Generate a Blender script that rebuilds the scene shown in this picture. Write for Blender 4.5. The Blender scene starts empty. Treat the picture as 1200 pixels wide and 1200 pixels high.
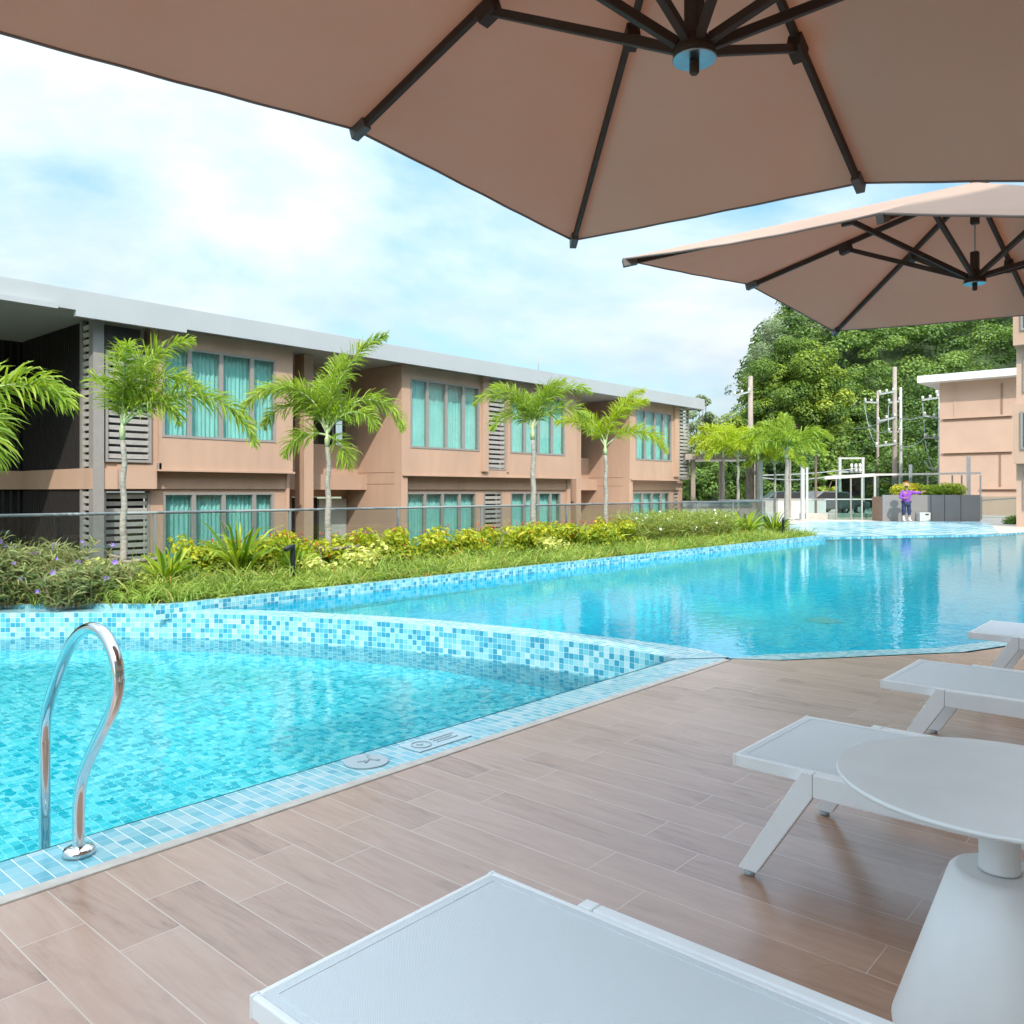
import bpy, bmesh, math, random
import numpy as np
from mathutils import Vector, Matrix
from mathutils.geometry import tessellate_polygon

# ------------------------------------------------------------ camera, sky, sun, exposure
SC = bpy.context.scene
R = math.radians
A = R(41.2)                      # the view is turned 41.2 degrees from the pool's long axis (X)
F, HZ, CH = 965.0, 576.0, 1.4    # focal length and horizon in the photograph's pixels, eye height
FW = Vector((math.cos(A), math.sin(A), 0)); RT = Vector((math.sin(A), -math.cos(A), 0))
cd = bpy.data.cameras.new('camera'); cam = bpy.data.objects.new('camera', cd); SC.collection.objects.link(cam)
cam.location = (0, 0, CH); cam.rotation_euler = (R(90), 0, A - R(90))
cd.sensor_width = 36; cd.lens = F / 1200 * 36; cd.shift_y = -24 / 1200; cd.clip_start = .05; cd.clip_end = 3000
SC.camera = cam

TO_SUN = Vector((-.76, -.80, .92)).normalized()
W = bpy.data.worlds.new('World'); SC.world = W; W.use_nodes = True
nt = W.node_tree; nt.nodes.clear()
def N(t, ty, **kw):
    n = t.nodes.new(ty)
    for k, v in kw.items():
        if k.startswith('i_'):
            key = k[2:]; key = int(key) if key.isdigit() else key.replace('_', ' ')
            n.inputs[key].default_value = v
        else: setattr(n, k, v)
    return n
def ramp(t, fac, stops, interp='LINEAR'):
    r = t.nodes.new('ShaderNodeValToRGB'); r.color_ramp.interpolation = interp
    els = r.color_ramp.elements
    while len(els) < len(stops): els.new(.5)
    for e, (p, c) in zip(els, stops):
        e.position = p; e.color = tuple(c) + (1,) if len(c) == 3 else c
    if fac is not None: t.links.new(fac, r.inputs[0])
    return r
sky = N(nt, 'ShaderNodeTexSky', sky_type='NISHITA', sun_disc=False, altitude=0, air_density=1.0, dust_density=1.5, ozone_density=1.5)
sky.sun_elevation = math.asin(TO_SUN.z); sky.sun_rotation = math.atan2(TO_SUN.x, TO_SUN.y)
tc = N(nt, 'ShaderNodeTexCoord')
sp = N(nt, 'ShaderNodeSeparateXYZ'); nt.links.new(tc.outputs['Generated'], sp.inputs[0])
mz = N(nt, 'ShaderNodeMath', operation='MAXIMUM', i_1=.0); nt.links.new(sp.outputs[2], mz.inputs[0])
az = N(nt, 'ShaderNodeMath', operation='ADD', i_1=.28); nt.links.new(mz.outputs[0], az.inputs[0])
dx = N(nt, 'ShaderNodeMath', operation='DIVIDE'); nt.links.new(sp.outputs[0], dx.inputs[0]); nt.links.new(az.outputs[0], dx.inputs[1])
dy = N(nt, 'ShaderNodeMath', operation='DIVIDE'); nt.links.new(sp.outputs[1], dy.inputs[0]); nt.links.new(az.outputs[0], dy.inputs[1])
cb = N(nt, 'ShaderNodeCombineXYZ', i_2=3.1); nt.links.new(dx.outputs[0], cb.inputs[0]); nt.links.new(dy.outputs[0], cb.inputs[1])
nz = N(nt, 'ShaderNodeTexNoise', i_Scale=1.15, i_Detail=9.0, i_Roughness=.56, i_Distortion=.25); nt.links.new(cb.outputs[0], nz.inputs['Vector'])
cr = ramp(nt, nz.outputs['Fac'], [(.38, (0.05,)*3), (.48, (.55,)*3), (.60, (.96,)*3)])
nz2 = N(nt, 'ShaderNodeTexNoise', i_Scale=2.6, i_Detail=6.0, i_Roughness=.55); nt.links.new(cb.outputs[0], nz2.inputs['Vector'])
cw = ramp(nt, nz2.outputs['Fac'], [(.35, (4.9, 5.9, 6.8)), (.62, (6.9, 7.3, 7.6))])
mx = N(nt, 'ShaderNodeMix', data_type='RGBA'); nt.links.new(cr.outputs[0], mx.inputs[0])
tint = N(nt, 'ShaderNodeMix', data_type='RGBA', blend_type='MULTIPLY'); tint.inputs[0].default_value = 1
tint.inputs[7].default_value = (1.15, 1.45, 1.35, 1); nt.links.new(sky.outputs[0], tint.inputs[6])
nt.links.new(tint.outputs[2], mx.inputs[6]); nt.links.new(cw.outputs[0], mx.inputs[7])
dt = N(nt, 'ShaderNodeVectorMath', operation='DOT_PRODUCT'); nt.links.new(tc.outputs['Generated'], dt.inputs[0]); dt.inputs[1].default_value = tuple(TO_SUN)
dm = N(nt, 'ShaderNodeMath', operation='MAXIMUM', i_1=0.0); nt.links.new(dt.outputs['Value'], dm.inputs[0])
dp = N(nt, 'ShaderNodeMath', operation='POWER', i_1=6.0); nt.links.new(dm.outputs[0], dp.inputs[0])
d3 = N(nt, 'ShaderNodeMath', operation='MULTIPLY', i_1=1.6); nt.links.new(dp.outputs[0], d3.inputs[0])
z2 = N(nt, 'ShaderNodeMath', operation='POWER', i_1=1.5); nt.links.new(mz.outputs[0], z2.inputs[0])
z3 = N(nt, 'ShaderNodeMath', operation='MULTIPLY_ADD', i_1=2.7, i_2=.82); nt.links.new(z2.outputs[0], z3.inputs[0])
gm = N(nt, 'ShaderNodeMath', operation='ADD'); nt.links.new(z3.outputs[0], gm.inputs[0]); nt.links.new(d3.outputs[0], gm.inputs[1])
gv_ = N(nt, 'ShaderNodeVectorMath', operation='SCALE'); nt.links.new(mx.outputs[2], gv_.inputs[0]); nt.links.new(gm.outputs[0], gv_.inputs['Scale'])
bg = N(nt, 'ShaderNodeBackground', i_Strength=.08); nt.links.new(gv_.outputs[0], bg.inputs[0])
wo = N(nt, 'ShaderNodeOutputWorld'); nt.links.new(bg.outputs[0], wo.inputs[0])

sl = bpy.data.lights.new('sun', 'SUN'); sl.energy = 2.5; sl.angle = R(.6); sl.color = (1, .94, .85)
so = bpy.data.objects.new('sun', sl); SC.collection.objects.link(so); so.rotation_euler = TO_SUN.to_track_quat('Z', 'Y').to_euler()
SC.view_settings.view_transform = 'Standard'; SC.view_settings.look = 'None'; SC.view_settings.exposure = 0.78; SC.view_settings.gamma = 1
try:
    SC.cycles.max_bounces = 12; SC.cycles.transparent_max_bounces = 16; SC.cycles.transmission_bounces = 8
    SC.cycles.diffuse_bounces = 4; SC.cycles.blur_glossy = .6
except Exception: pass

rnd = random.Random(7); rg = np.random.default_rng(7)

# ------------------------------------------------------------ helpers
def link(o, parent=None):
    SC.collection.objects.link(o)
    if parent is not None: o.parent = parent
    return o
def tag(o, label=None, cat=None, group=None, kind=None):
    if label: o['label'] = label
    if cat: o['category'] = cat
    if group: o['group'] = group
    if kind: o['kind'] = kind
    return o
def empty(name, loc=(0, 0, 0), rz=0, **kw):
    o = bpy.data.objects.new(name, None); link(o); o.location = loc; o.rotation_euler = (0, 0, rz); o.empty_display_size = .1
    return tag(o, **kw)
def P(px, d, py=None, z=None):
    v = FW * d + RT * ((px - 600) / F * d)
    v.z = z if z is not None else CH + (HZ - py) / F * d
    return v
class MB:
    def __init__(s): s.v = []; s.f = []; s.m = []; s.uv = {}; s.sm = []
    def face(s, pts, mi=0, uv=None, smooth=False):
        b = len(s.v); s.v += [tuple(p) for p in pts]; s.f.append(tuple(range(b, b + len(pts)))); s.m.append(mi); s.sm.append(smooth)
        if uv: s.uv[len(s.f) - 1] = uv
    def box(s, x0, x1, y0, y1, z0, z1, mi=0):
        if x0 > x1: x0, x1 = x1, x0
        if y0 > y1: y0, y1 = y1, y0
        b = len(s.v)
        s.v += [(x0,y0,z0),(x1,y0,z0),(x1,y1,z0),(x0,y1,z0),(x0,y0,z1),(x1,y0,z1),(x1,y1,z1),(x0,y1,z1)]
        for q in ((0,3,2,1),(4,5,6,7),(0,1,5,4),(1,2,6,5),(2,3,7,6),(3,0,4,7)): s.f.append(tuple(b+i for i in q)); s.m.append(mi); s.sm.append(False)
        return s
    def obox(s, p0, p1, w, h, up=(0,0,1), mi=0):       # a bar from p0 to p1, w wide and h high
        p0, p1 = Vector(p0), Vector(p1); d = (p1 - p0).normalized(); up = Vector(up)
        sd = d.cross(up)
        if sd.length < 1e-4: sd = d.cross(Vector((1, 0, 0)))
        sd.normalize(); u = sd.cross(d).normalized(); b = len(s.v)
        for p in (p0, p1):
            for a_, c_ in ((-1,-1),(1,-1),(1,1),(-1,1)): s.v.append(tuple(p + sd*(a_*w/2) + u*(c_*h/2)))
        for q in ((3,2,1,0),(4,5,6,7),(0,1,5,4),(1,2,6,5),(2,3,7,6),(3,0,4,7)): s.f.append(tuple(b+i for i in q)); s.m.append(mi); s.sm.append(False)
        return s
    def tube(s, path, r, n=12, mi=0, caps=True):
        path = [Vector(p) for p in path]; rr = r if hasattr(r, '__len__') else [r]*len(path)
        ref = None; rings = []
        for i, p in enumerate(path):
            t = (path[min(i+1, len(path)-1)] - path[max(i-1, 0)]).normalized()
            if ref is None:
                ref = t.cross(Vector((0, 0, 1)));
                if ref.length < 1e-3: ref = t.cross(Vector((0, 1, 0)))
            ref = (ref - t*ref.dot(t)).normalized(); bi = t.cross(ref); b = len(s.v)
            for k in range(n):
                a_ = 2*math.pi*k/n; s.v.append(tuple(p + (ref*math.cos(a_) + bi*math.sin(a_))*rr[i]))
            rings.append(b)
        for a_, b_ in zip(rings, rings[1:]):
            for k in range(n): s.f.append((a_+k, a_+(k+1) % n, b_+(k+1) % n, b_+k)); s.m.append(mi); s.sm.append(True)
        if caps:
            s.f.append(tuple(rings[0]+k for k in range(n))[::-1]); s.m.append(mi); s.sm.append(False)
            s.f.append(tuple(rings[-1]+k for k in range(n))); s.m.append(mi); s.sm.append(False)
        return s
    def lathe(s, c, prof, n=48, mi=0, smooth=True):     # prof: (radius, z) from bottom to top
        b = len(s.v)
        for r_, z_ in prof:
            for k in range(n): a_ = 2*math.pi*k/n; s.v.append((c[0]+r_*math.cos(a_), c[1]+r_*math.sin(a_), c[2]+z_))
        for i in range(len(prof)-1):
            for k in range(n): s.f.append((b+i*n+k, b+i*n+(k+1) % n, b+(i+1)*n+(k+1) % n, b+(i+1)*n+k)); s.m.append(mi); s.sm.append(smooth)
        s.f.append(tuple(b+k for k in range(n))[::-1]); s.m.append(mi); s.sm.append(False)
        t = b+(len(prof)-1)*n; s.f.append(tuple(t+k for k in range(n))); s.m.append(mi); s.sm.append(False)
        return s
    def prism(s, poly, lo, hi, axis='z', mi=0):         # extrude a 2-D outline
        def q(p, h):
            if axis == 'z': return (p[0], p[1], h)
            if axis == 'x': return (h, p[0], p[1])
            return (p[0], h, p[1])
        n = len(poly); tri = tessellate_polygon([[Vector((p[0], p[1], 0)) for p in poly]])
        b = len(s.v); s.v += [q(p, lo) for p in poly] + [q(p, hi) for p in poly]
        for t in tri:
            s.f.append((b+t[0], b+t[1], b+t[2])); s.m.append(mi); s.sm.append(False)
            s.f.append((b+n+t[2], b+n+t[1], b+n+t[0])); s.m.append(mi); s.sm.append(False)
        for i in range(n):
            j = (i+1) % n; s.f.append((b+i, b+j, b+n+j, b+n+i)); s.m.append(mi); s.sm.append(False)
        return s
    def build(s, name, mats, parent=None, loc=None, bevel=0, **kw):
        me = bpy.data.meshes.new(name); me.from_pydata(s.v, [], s.f)
        if not isinstance(mats, (list, tuple)): mats = [mats]
        for m_ in mats: me.materials.append(m_)
        me.polygons.foreach_set('material_index', s.m); me.polygons.foreach_set('use_smooth', s.sm)
        if s.uv:
            ul = me.uv_layers.new(name='UVMap')
            for fi, uv in s.uv.items():
                for li, c in zip(me.polygons[fi].loop_indices, uv): ul.data[li].uv = c
        bm = bmesh.new(); bm.from_mesh(me); bmesh.ops.recalc_face_normals(bm, faces=bm.faces) if not s.uv else None; bm.to_mesh(me); bm.free()
        o = bpy.data.objects.new(name, me); link(o, parent)
        if loc is not None: o.location = loc
        if bevel:
            bv = o.modifiers.new('bevel', 'BEVEL'); bv.width = bevel; bv.segments = 2; bv.limit_method = 'ANGLE'; bv.angle_limit = R(40); bv.harden_normals = False
        return tag(o, **kw)
def copy_tree(o, parent=None):
    c = o.copy(); link(c)
    if parent is not None: c.parent = parent
    for ch in [x for x in SC.objects if x.parent == o]: copy_tree(ch, c)
    return c
def np_mesh(name, V, faces_by_n, mat, rn=None, parent=None, smooth=False, **kw):
    """V (n,3); faces_by_n: list of (m,k) index arrays; rn: list of (m,) random values per face"""
    me = bpy.data.meshes.new(name); me.vertices.add(len(V)); me.vertices.foreach_set('co', np.asarray(V, np.float32).ravel())
    loops = np.concatenate([f_.ravel() for f_ in faces_by_n]); tot = np.concatenate([np.full(len(f_), f_.shape[1]) for f_ in faces_by_n])
    st = np.concatenate([[0], np.cumsum(tot)[:-1]])
    me.loops.add(len(loops)); me.loops.foreach_set('vertex_index', loops.astype(np.int32))
    me.polygons.add(len(tot)); me.polygons.foreach_set('loop_start', st.astype(np.int32)); me.polygons.foreach_set('loop_total', tot.astype(np.int32))
    if smooth: me.polygons.foreach_set('use_smooth', np.ones(len(tot), bool))
    me.update(calc_edges=True); me.validate()
    if rn is not None:
        at = me.attributes.new('rnd', 'FLOAT', 'FACE'); at.data.foreach_set('value', np.concatenate(rn).astype(np.float32))
    me.materials.append(mat); o = bpy.data.objects.new(name, me); link(o, parent)
    return tag(o, **kw)

# ------------------------------------------------------------ materials
def newmat(name):
    m = bpy.data.materials.new(name); m.use_nodes = True; t = m.node_tree; t.nodes.clear()
    return m, t, N(t, 'ShaderNodeOutputMaterial')
def mat(name, col, rough=.5, metal=0, noise=.06, nscale=6, bump=0, bscale=40, spec=.5, coat=0, stretch=None, tr=0):
    m, t, out = newmat(name)
    b = N(t, 'ShaderNodeBsdfPrincipled', i_Roughness=rough, i_Metallic=metal); b.inputs['Specular IOR Level'].default_value = spec; b.inputs['Coat Weight'].default_value = coat
    co = N(t, 'ShaderNodeTexCoord'); src = co.outputs['Object']
    if stretch:
        mp = N(t, 'ShaderNodeMapping'); mp.inputs['Scale'].default_value = stretch; t.links.new(src, mp.inputs[0]); src = mp.outputs[0]
    n1 = N(t, 'ShaderNodeTexNoise', i_Scale=nscale, i_Detail=5.0, i_Roughness=.6); t.links.new(src, n1.inputs['Vector'])
    lo = tuple(c*(1-noise*1.6) for c in col); hi = tuple(min(1, c*(1+noise*1.6)) for c in col)
    r = ramp(t, n1.outputs['Fac'], [(.3, lo), (.7, hi)]); t.links.new(r.outputs[0], b.inputs['Base Color'])
    if bump:
        n2 = N(t, 'ShaderNodeTexNoise', i_Scale=bscale, i_Detail=3.0); t.links.new(src, n2.inputs['Vector'])
        bp = N(t, 'ShaderNodeBump', i_Strength=bump, i_Distance=.01); t.links.new(n2.outputs['Fac'], bp.inputs['Height']); t.links.new(bp.outputs[0], b.inputs['Normal'])
    if tr:
        tl = N(t, 'ShaderNodeBsdfTranslucent'); t.links.new(r.outputs[0], tl.inputs[0]); mxs = N(t, 'ShaderNodeMixShader', i_0=tr)
        t.links.new(b.outputs[0], mxs.inputs[1]); t.links.new(tl.outputs[0], mxs.inputs[2]); t.links.new(mxs.outputs[0], out.inputs[0])
    else: t.links.new(b.outputs[0], out.inputs[0])
    return m
def leafmat(name, stops, tr=.35, rough=.5, spec=.3):
    m, t, out = newmat(name); at = N(t, 'ShaderNodeAttribute', attribute_name='rnd')
    r = ramp(t, at.outputs['Fac'], stops)
    b = N(t, 'ShaderNodeBsdfPrincipled', i_Roughness=rough); b.inputs['Specular IOR Level'].default_value = spec; t.links.new(r.outputs[0], b.inputs['Base Color'])
    tl = N(t, 'ShaderNodeBsdfTranslucent')
    hs = N(t, 'ShaderNodeHueSaturation', i_Hue=.48, i_Saturation=1.1, i_Value=1.5); t.links.new(r.outputs[0], hs.inputs['Color']); t.links.new(hs.outputs[0], tl.inputs[0])
    mxs = N(t, 'ShaderNodeMixShader', i_0=tr); t.links.new(b.outputs[0], mxs.inputs[1]); t.links.new(tl.outputs[0], mxs.inputs[2]); t.links.new(mxs.outputs[0], out.inputs[0])
    return m
def M_(t, op, a, b=None):
    n = N(t, 'ShaderNodeMath', operation=op)
    for i, x in enumerate((a, b)):
        if x is None: continue
        if isinstance(x, (int, float)): n.inputs[i].default_value = x
        else: t.links.new(x, n.inputs[i])
    return n.outputs[0]
def mosaic(name, cols, pitch=.055, grout=(.55, .64, .66), gw=.05, rough=.18, wide=False):
    m, t, out = newmat(name); uv = N(t, 'ShaderNodeUVMap')
    sc = N(t, 'ShaderNodeVectorMath', operation='SCALE'); sc.inputs['Scale'].default_value = 1/pitch; t.links.new(uv.outputs[0], sc.inputs[0])
    fl = N(t, 'ShaderNodeVectorMath', operation='FLOOR'); t.links.new(sc.outputs[0], fl.inputs[0])
    fr = N(t, 'ShaderNodeVectorMath', operation='FRACTION'); t.links.new(sc.outputs[0], fr.inputs[0])
    wn = N(t, 'ShaderNodeTexWhiteNoise', noise_dimensions='2D'); t.links.new(fl.outputs[0], wn.inputs['Vector'])
    r = ramp(t, wn.outputs['Value'], cols, 'CONSTANT')
    s = N(t, 'ShaderNodeSeparateXYZ'); t.links.new(fr.outputs[0], s.inputs[0])
    gx = gw*1.6 if wide else gw
    ex = M_(t, 'LESS_THAN', s.outputs[0], gx); ey = M_(t, 'LESS_THAN', s.outputs[1], gw if not wide else gw*.4)
    g = M_(t, 'MAXIMUM', ex, ey)
    mx = N(t, 'ShaderNodeMix', data_type='RGBA'); t.links.new(g, mx.inputs[0]); t.links.new(r.outputs[0], mx.inputs[6]); mx.inputs[7].default_value = grout + (1,)
    b = N(t, 'ShaderNodeBsdfPrincipled', i_Roughness=rough); t.links.new(mx.outputs[2], b.inputs['Base Color'])
    rr = N(t, 'ShaderNodeMath', operation='MULTIPLY_ADD', i_1=.5, i_2=rough); t.links.new(g, rr.inputs[0]); t.links.new(rr.outputs[0], b.inputs['Roughness'])
    bp = N(t, 'ShaderNodeBump', i_Strength=.25, i_Distance=.002, invert=True); t.links.new(g, bp.inputs['Height']); t.links.new(bp.outputs[0], b.inputs['Normal'])
    t.links.new(b.outputs[0], out.inputs[0]); return m
C0, C1, C2, C3, C4 = (.24, .49, .55), (.15, .43, .51), (.075, .34, .44), (.035, .25, .37), (.36, .55, .59)
M = {}
M['mosaic_wall'] = mosaic('mosaic_wall', [(0, C0), (.28, C1), (.50, C4), (.62, C2), (.82, C3)])
M['mosaic_coping'] = mosaic('mosaic_coping', [(0, C0), (.26, C1), (.44, C4), (.64, (.22, .50, .58)), (.86, (.13, .40, .50))], grout=(.66, .73, .74), wide=True, gw=.045)
M['mosaic_floor'] = mosaic('mosaic_floor', [(0, (.11, .62, .67)), (.32, (.045, .54, .61)), (.60, (.007, .42, .51)), (.88, (.20, .67, .70))], grout=(.34, .76, .82))
M['mosaic_deep'] = mosaic('mosaic_deep', [(0, (.004, .60, .78)), (.4, (.003, .53, .73)), (.75, (.01, .66, .82))], grout=(.01, .60, .76))
M['mosaic_beach'] = mosaic('mosaic_beach', [(0, (.42, .60, .64)), (.4, (.10, .40, .52)), (.65, (.26, .54, .62))], pitch=.42)
M['white_paint'] = mat('white_paint', (.84, .87, .89), .38, noise=.02, bump=.04, bscale=300)
M['white_cap'] = mat('white_cap', (.80, .82, .83), .35, noise=.02); M['seam'] = mat('seam_thread', (.68, .74, .77), .7, noise=.03)
M['wall_paint'] = mat('wall_paint', (.435, .28, .20), .8, noise=.055, nscale=1.1, bump=.15, bscale=120, stretch=(1.6, 1.6, .35))
M['wall_dark'] = mat('wall_dark', (.42, .25, .17), .8, noise=.05, nscale=1.3)
M['wall_far'] = mat('wall_far', (.47, .32, .24), .8, noise=.04, nscale=.6)
M['wall_line'] = mat('wall_line', (.25, .15, .10), .8)
M['white_wall'] = mat('white_wall', (.46, .46, .44), .8, noise=.04, nscale=1)
M['roof_metal'] = mat('roof_metal', (.36, .375, .39), .5, noise=.03, nscale=.8)
M['roof_end'] = mat('roof_end', (.66, .66, .65), .6, noise=.02); M['soffit'] = mat('soffit', (.40, .40, .39), .8, noise=.03, nscale=1)
M['frame_grey'] = mat('frame_grey', (.26, .235, .22), .45, noise=.04)
M['slat_grey'] = mat('slat_grey', (.50, .46, .43), .6, noise=.08, nscale=9)
M['dark_slat'] = mat('dark_slat', (.020, .016, .015), .6, noise=.1)
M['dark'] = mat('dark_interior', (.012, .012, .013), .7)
M['curtain'] = mat('curtain', (.44, .76, .70), .85, noise=.05, nscale=3, tr=.15)
M['bronze'] = mat('bronze', (.050, .030, .022), .6, noise=.06, nscale=12, bump=.05, spec=.25)
M['steel'] = mat('steel', (.72, .73, .74), .09, metal=1, noise=.02)
M['concrete'] = mat('concrete', (.46, .42, .37), .8, noise=.10, nscale=14, bump=.3, bscale=60)
M['kerb_stone'] = mat('kerb_stone', (.50, .46, .41), .7, noise=.10, nscale=10, bump=.2)
M['paving'] = mat('paving', (.44, .39, .34), .75, noise=.05, nscale=3)
M['soil'] = mat('soil', (.07, .045, .028), .95, noise=.3, nscale=8, bump=.8, bscale=25)
M['ground'] = mat('ground', (.17, .18, .10), .95, noise=.25, nscale=.3, bump=.5, bscale=4)
M['hill'] = mat('hill', (.035, .06, .018), .95, noise=.4, nscale=.2)
M['trunk_pale'] = mat('trunk_pale', (.29, .265, .23), .85, noise=.22, nscale=14, bump=.4, bscale=30, stretch=(1, 1, 3))
M['bark'] = mat('bark', (.16, .12, .09), .9, noise=.2, nscale=8, bump=.5)
M['crownshaft'] = mat('crownshaft', (.36, .42, .22), .5, noise=.12, nscale=8)
M['stake'] = mat('stake_wood', (.27, .22, .18), .85, noise=.2, nscale=12, stretch=(1, 1, .3))
M['black'] = mat('black_metal', (.012, .013, .015), .4)
M['rail_grey'] = mat('rail_grey', (.22, .24, .25), .4, noise=.03)
M['panel_grey'] = mat('panel_grey', (.20, .185, .18), .6, noise=.05, nscale=1)
M['pole_conc'] = mat('pole_concrete', (.30, .25, .215), .85, noise=.1, nscale=2)
M['wire'] = mat('wire', (.30, .33, .33), .6)
M['insulator'] = mat('insulator', (.62, .60, .58), .3)
M['purple'] = mat('purple_cloth', (.22, .05, .36), .8, noise=.08)
M['navy'] = mat('navy_cloth', (.02, .03, .08), .85)
M['skin'] = mat('skin', (.30, .16, .10), .55)
M['straw'] = mat('straw', (.36, .24, .13), .9)
M['boots'] = mat('boots', (.50, .47, .42), .7)
M['marker_grey'] = mat('marker_grey', (.36, .44, .47), .45, noise=.03)
M['marker_ink'] = mat('marker_ink', (.33, .39, .41), .5)
M['car_paint'] = mat('car_paint', (.10, .10, .105), .3)
M['tarp'] = mat('tarp', (.10, .16, .15), .6, noise=.2)
M['lamp_white'] = mat('lamp_white', (.42, .42, .40), .4)
M['purple_petal'] = mat('purple_petal', (.28, .16, .62), .6)
M['white_petal'] = mat('white_petal', (.80, .80, .82), .6)
M['red_tip'] = mat('red_tip', (.45, .06, .03), .6)
def glassmat(name, tint=(.9, .95, .95), rough=0.0):
    m, t, out = newmat(name); fr = N(t, 'ShaderNodeFresnel', i_IOR=1.5); ge_ = N(t, 'ShaderNodeNewGeometry'); t.links.new(M_(t, 'SUBTRACT', 1.5, M_(t, 'MULTIPLY', ge_.outputs['Backfacing'], .83333)), fr.inputs[0]); tr_ = N(t, 'ShaderNodeBsdfTransparent'); tr_.inputs[0].default_value = tint + (1,)
    gl = N(t, 'ShaderNodeBsdfGlossy', i_Roughness=rough); mxs = N(t, 'ShaderNodeMixShader')
    g = M_(t, 'MULTIPLY', fr.outputs[0], 1.3)
    t.links.new(g, mxs.inputs[0]); t.links.new(tr_.outputs[0], mxs.inputs[1]); t.links.new(gl.outputs[0], mxs.inputs[2]); t.links.new(mxs.outputs[0], out.inputs[0]); return m
M['glass'] = glassmat('window_glass', (.86, .94, .94)); M['fence_glass'] = glassmat('fence_glass', (.80, .86, .86))
M['glass_green'] = glassmat('glass_green', (.62, .78, .74))
def watermat(name, sc1, sc2, dist, tint, big=.55):
    m, t, out = newmat(name)
    b = N(t, 'ShaderNodeBsdfGlass', i_IOR=1.33, i_Roughness=0.0); b.inputs[0].default_value = tint + (1,)
    co = N(t, 'ShaderNodeTexCoord')
    mp = N(t, 'ShaderNodeMapping'); mp.inputs['Rotation'].default_value = (0, 0, R(25)); mp.inputs['Scale'].default_value = (1, 1.5, 1); t.links.new(co.outputs['Object'], mp.inputs[0])
    n1 = N(t, 'ShaderNodeTexNoise', i_Scale=sc1, i_Detail=2.0, i_Roughness=.5, i_Distortion=.6); t.links.new(mp.outputs[0], n1.inputs['Vector'])
    n2 = N(t, 'ShaderNodeTexNoise', i_Scale=sc2, i_Detail=2.0, i_Roughness=.5, i_Distortion=.3); t.links.new(mp.outputs[0], n2.inputs['Vector'])
    h = M_(t, 'ADD', M_(t, 'MULTIPLY', n1.outputs['Fac'], sc2/sc1*big), n2.outputs['Fac'])
    bp = N(t, 'ShaderNodeBump', i_Strength=1.0, i_Distance=dist); t.links.new(h, bp.inputs['Height']); t.links.new(bp.outputs[0], b.inputs['Normal'])
    t.links.new(b.outputs[0], out.inputs[0]); return m
M['water_near'] = watermat('water_near', 1.6, 5.5, .0036, (.90, .99, 1.0), .38)
M['water_main'] = watermat('water_main', .9, 7.0, .0022, (.82, .985, 1.0), .22)
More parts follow.
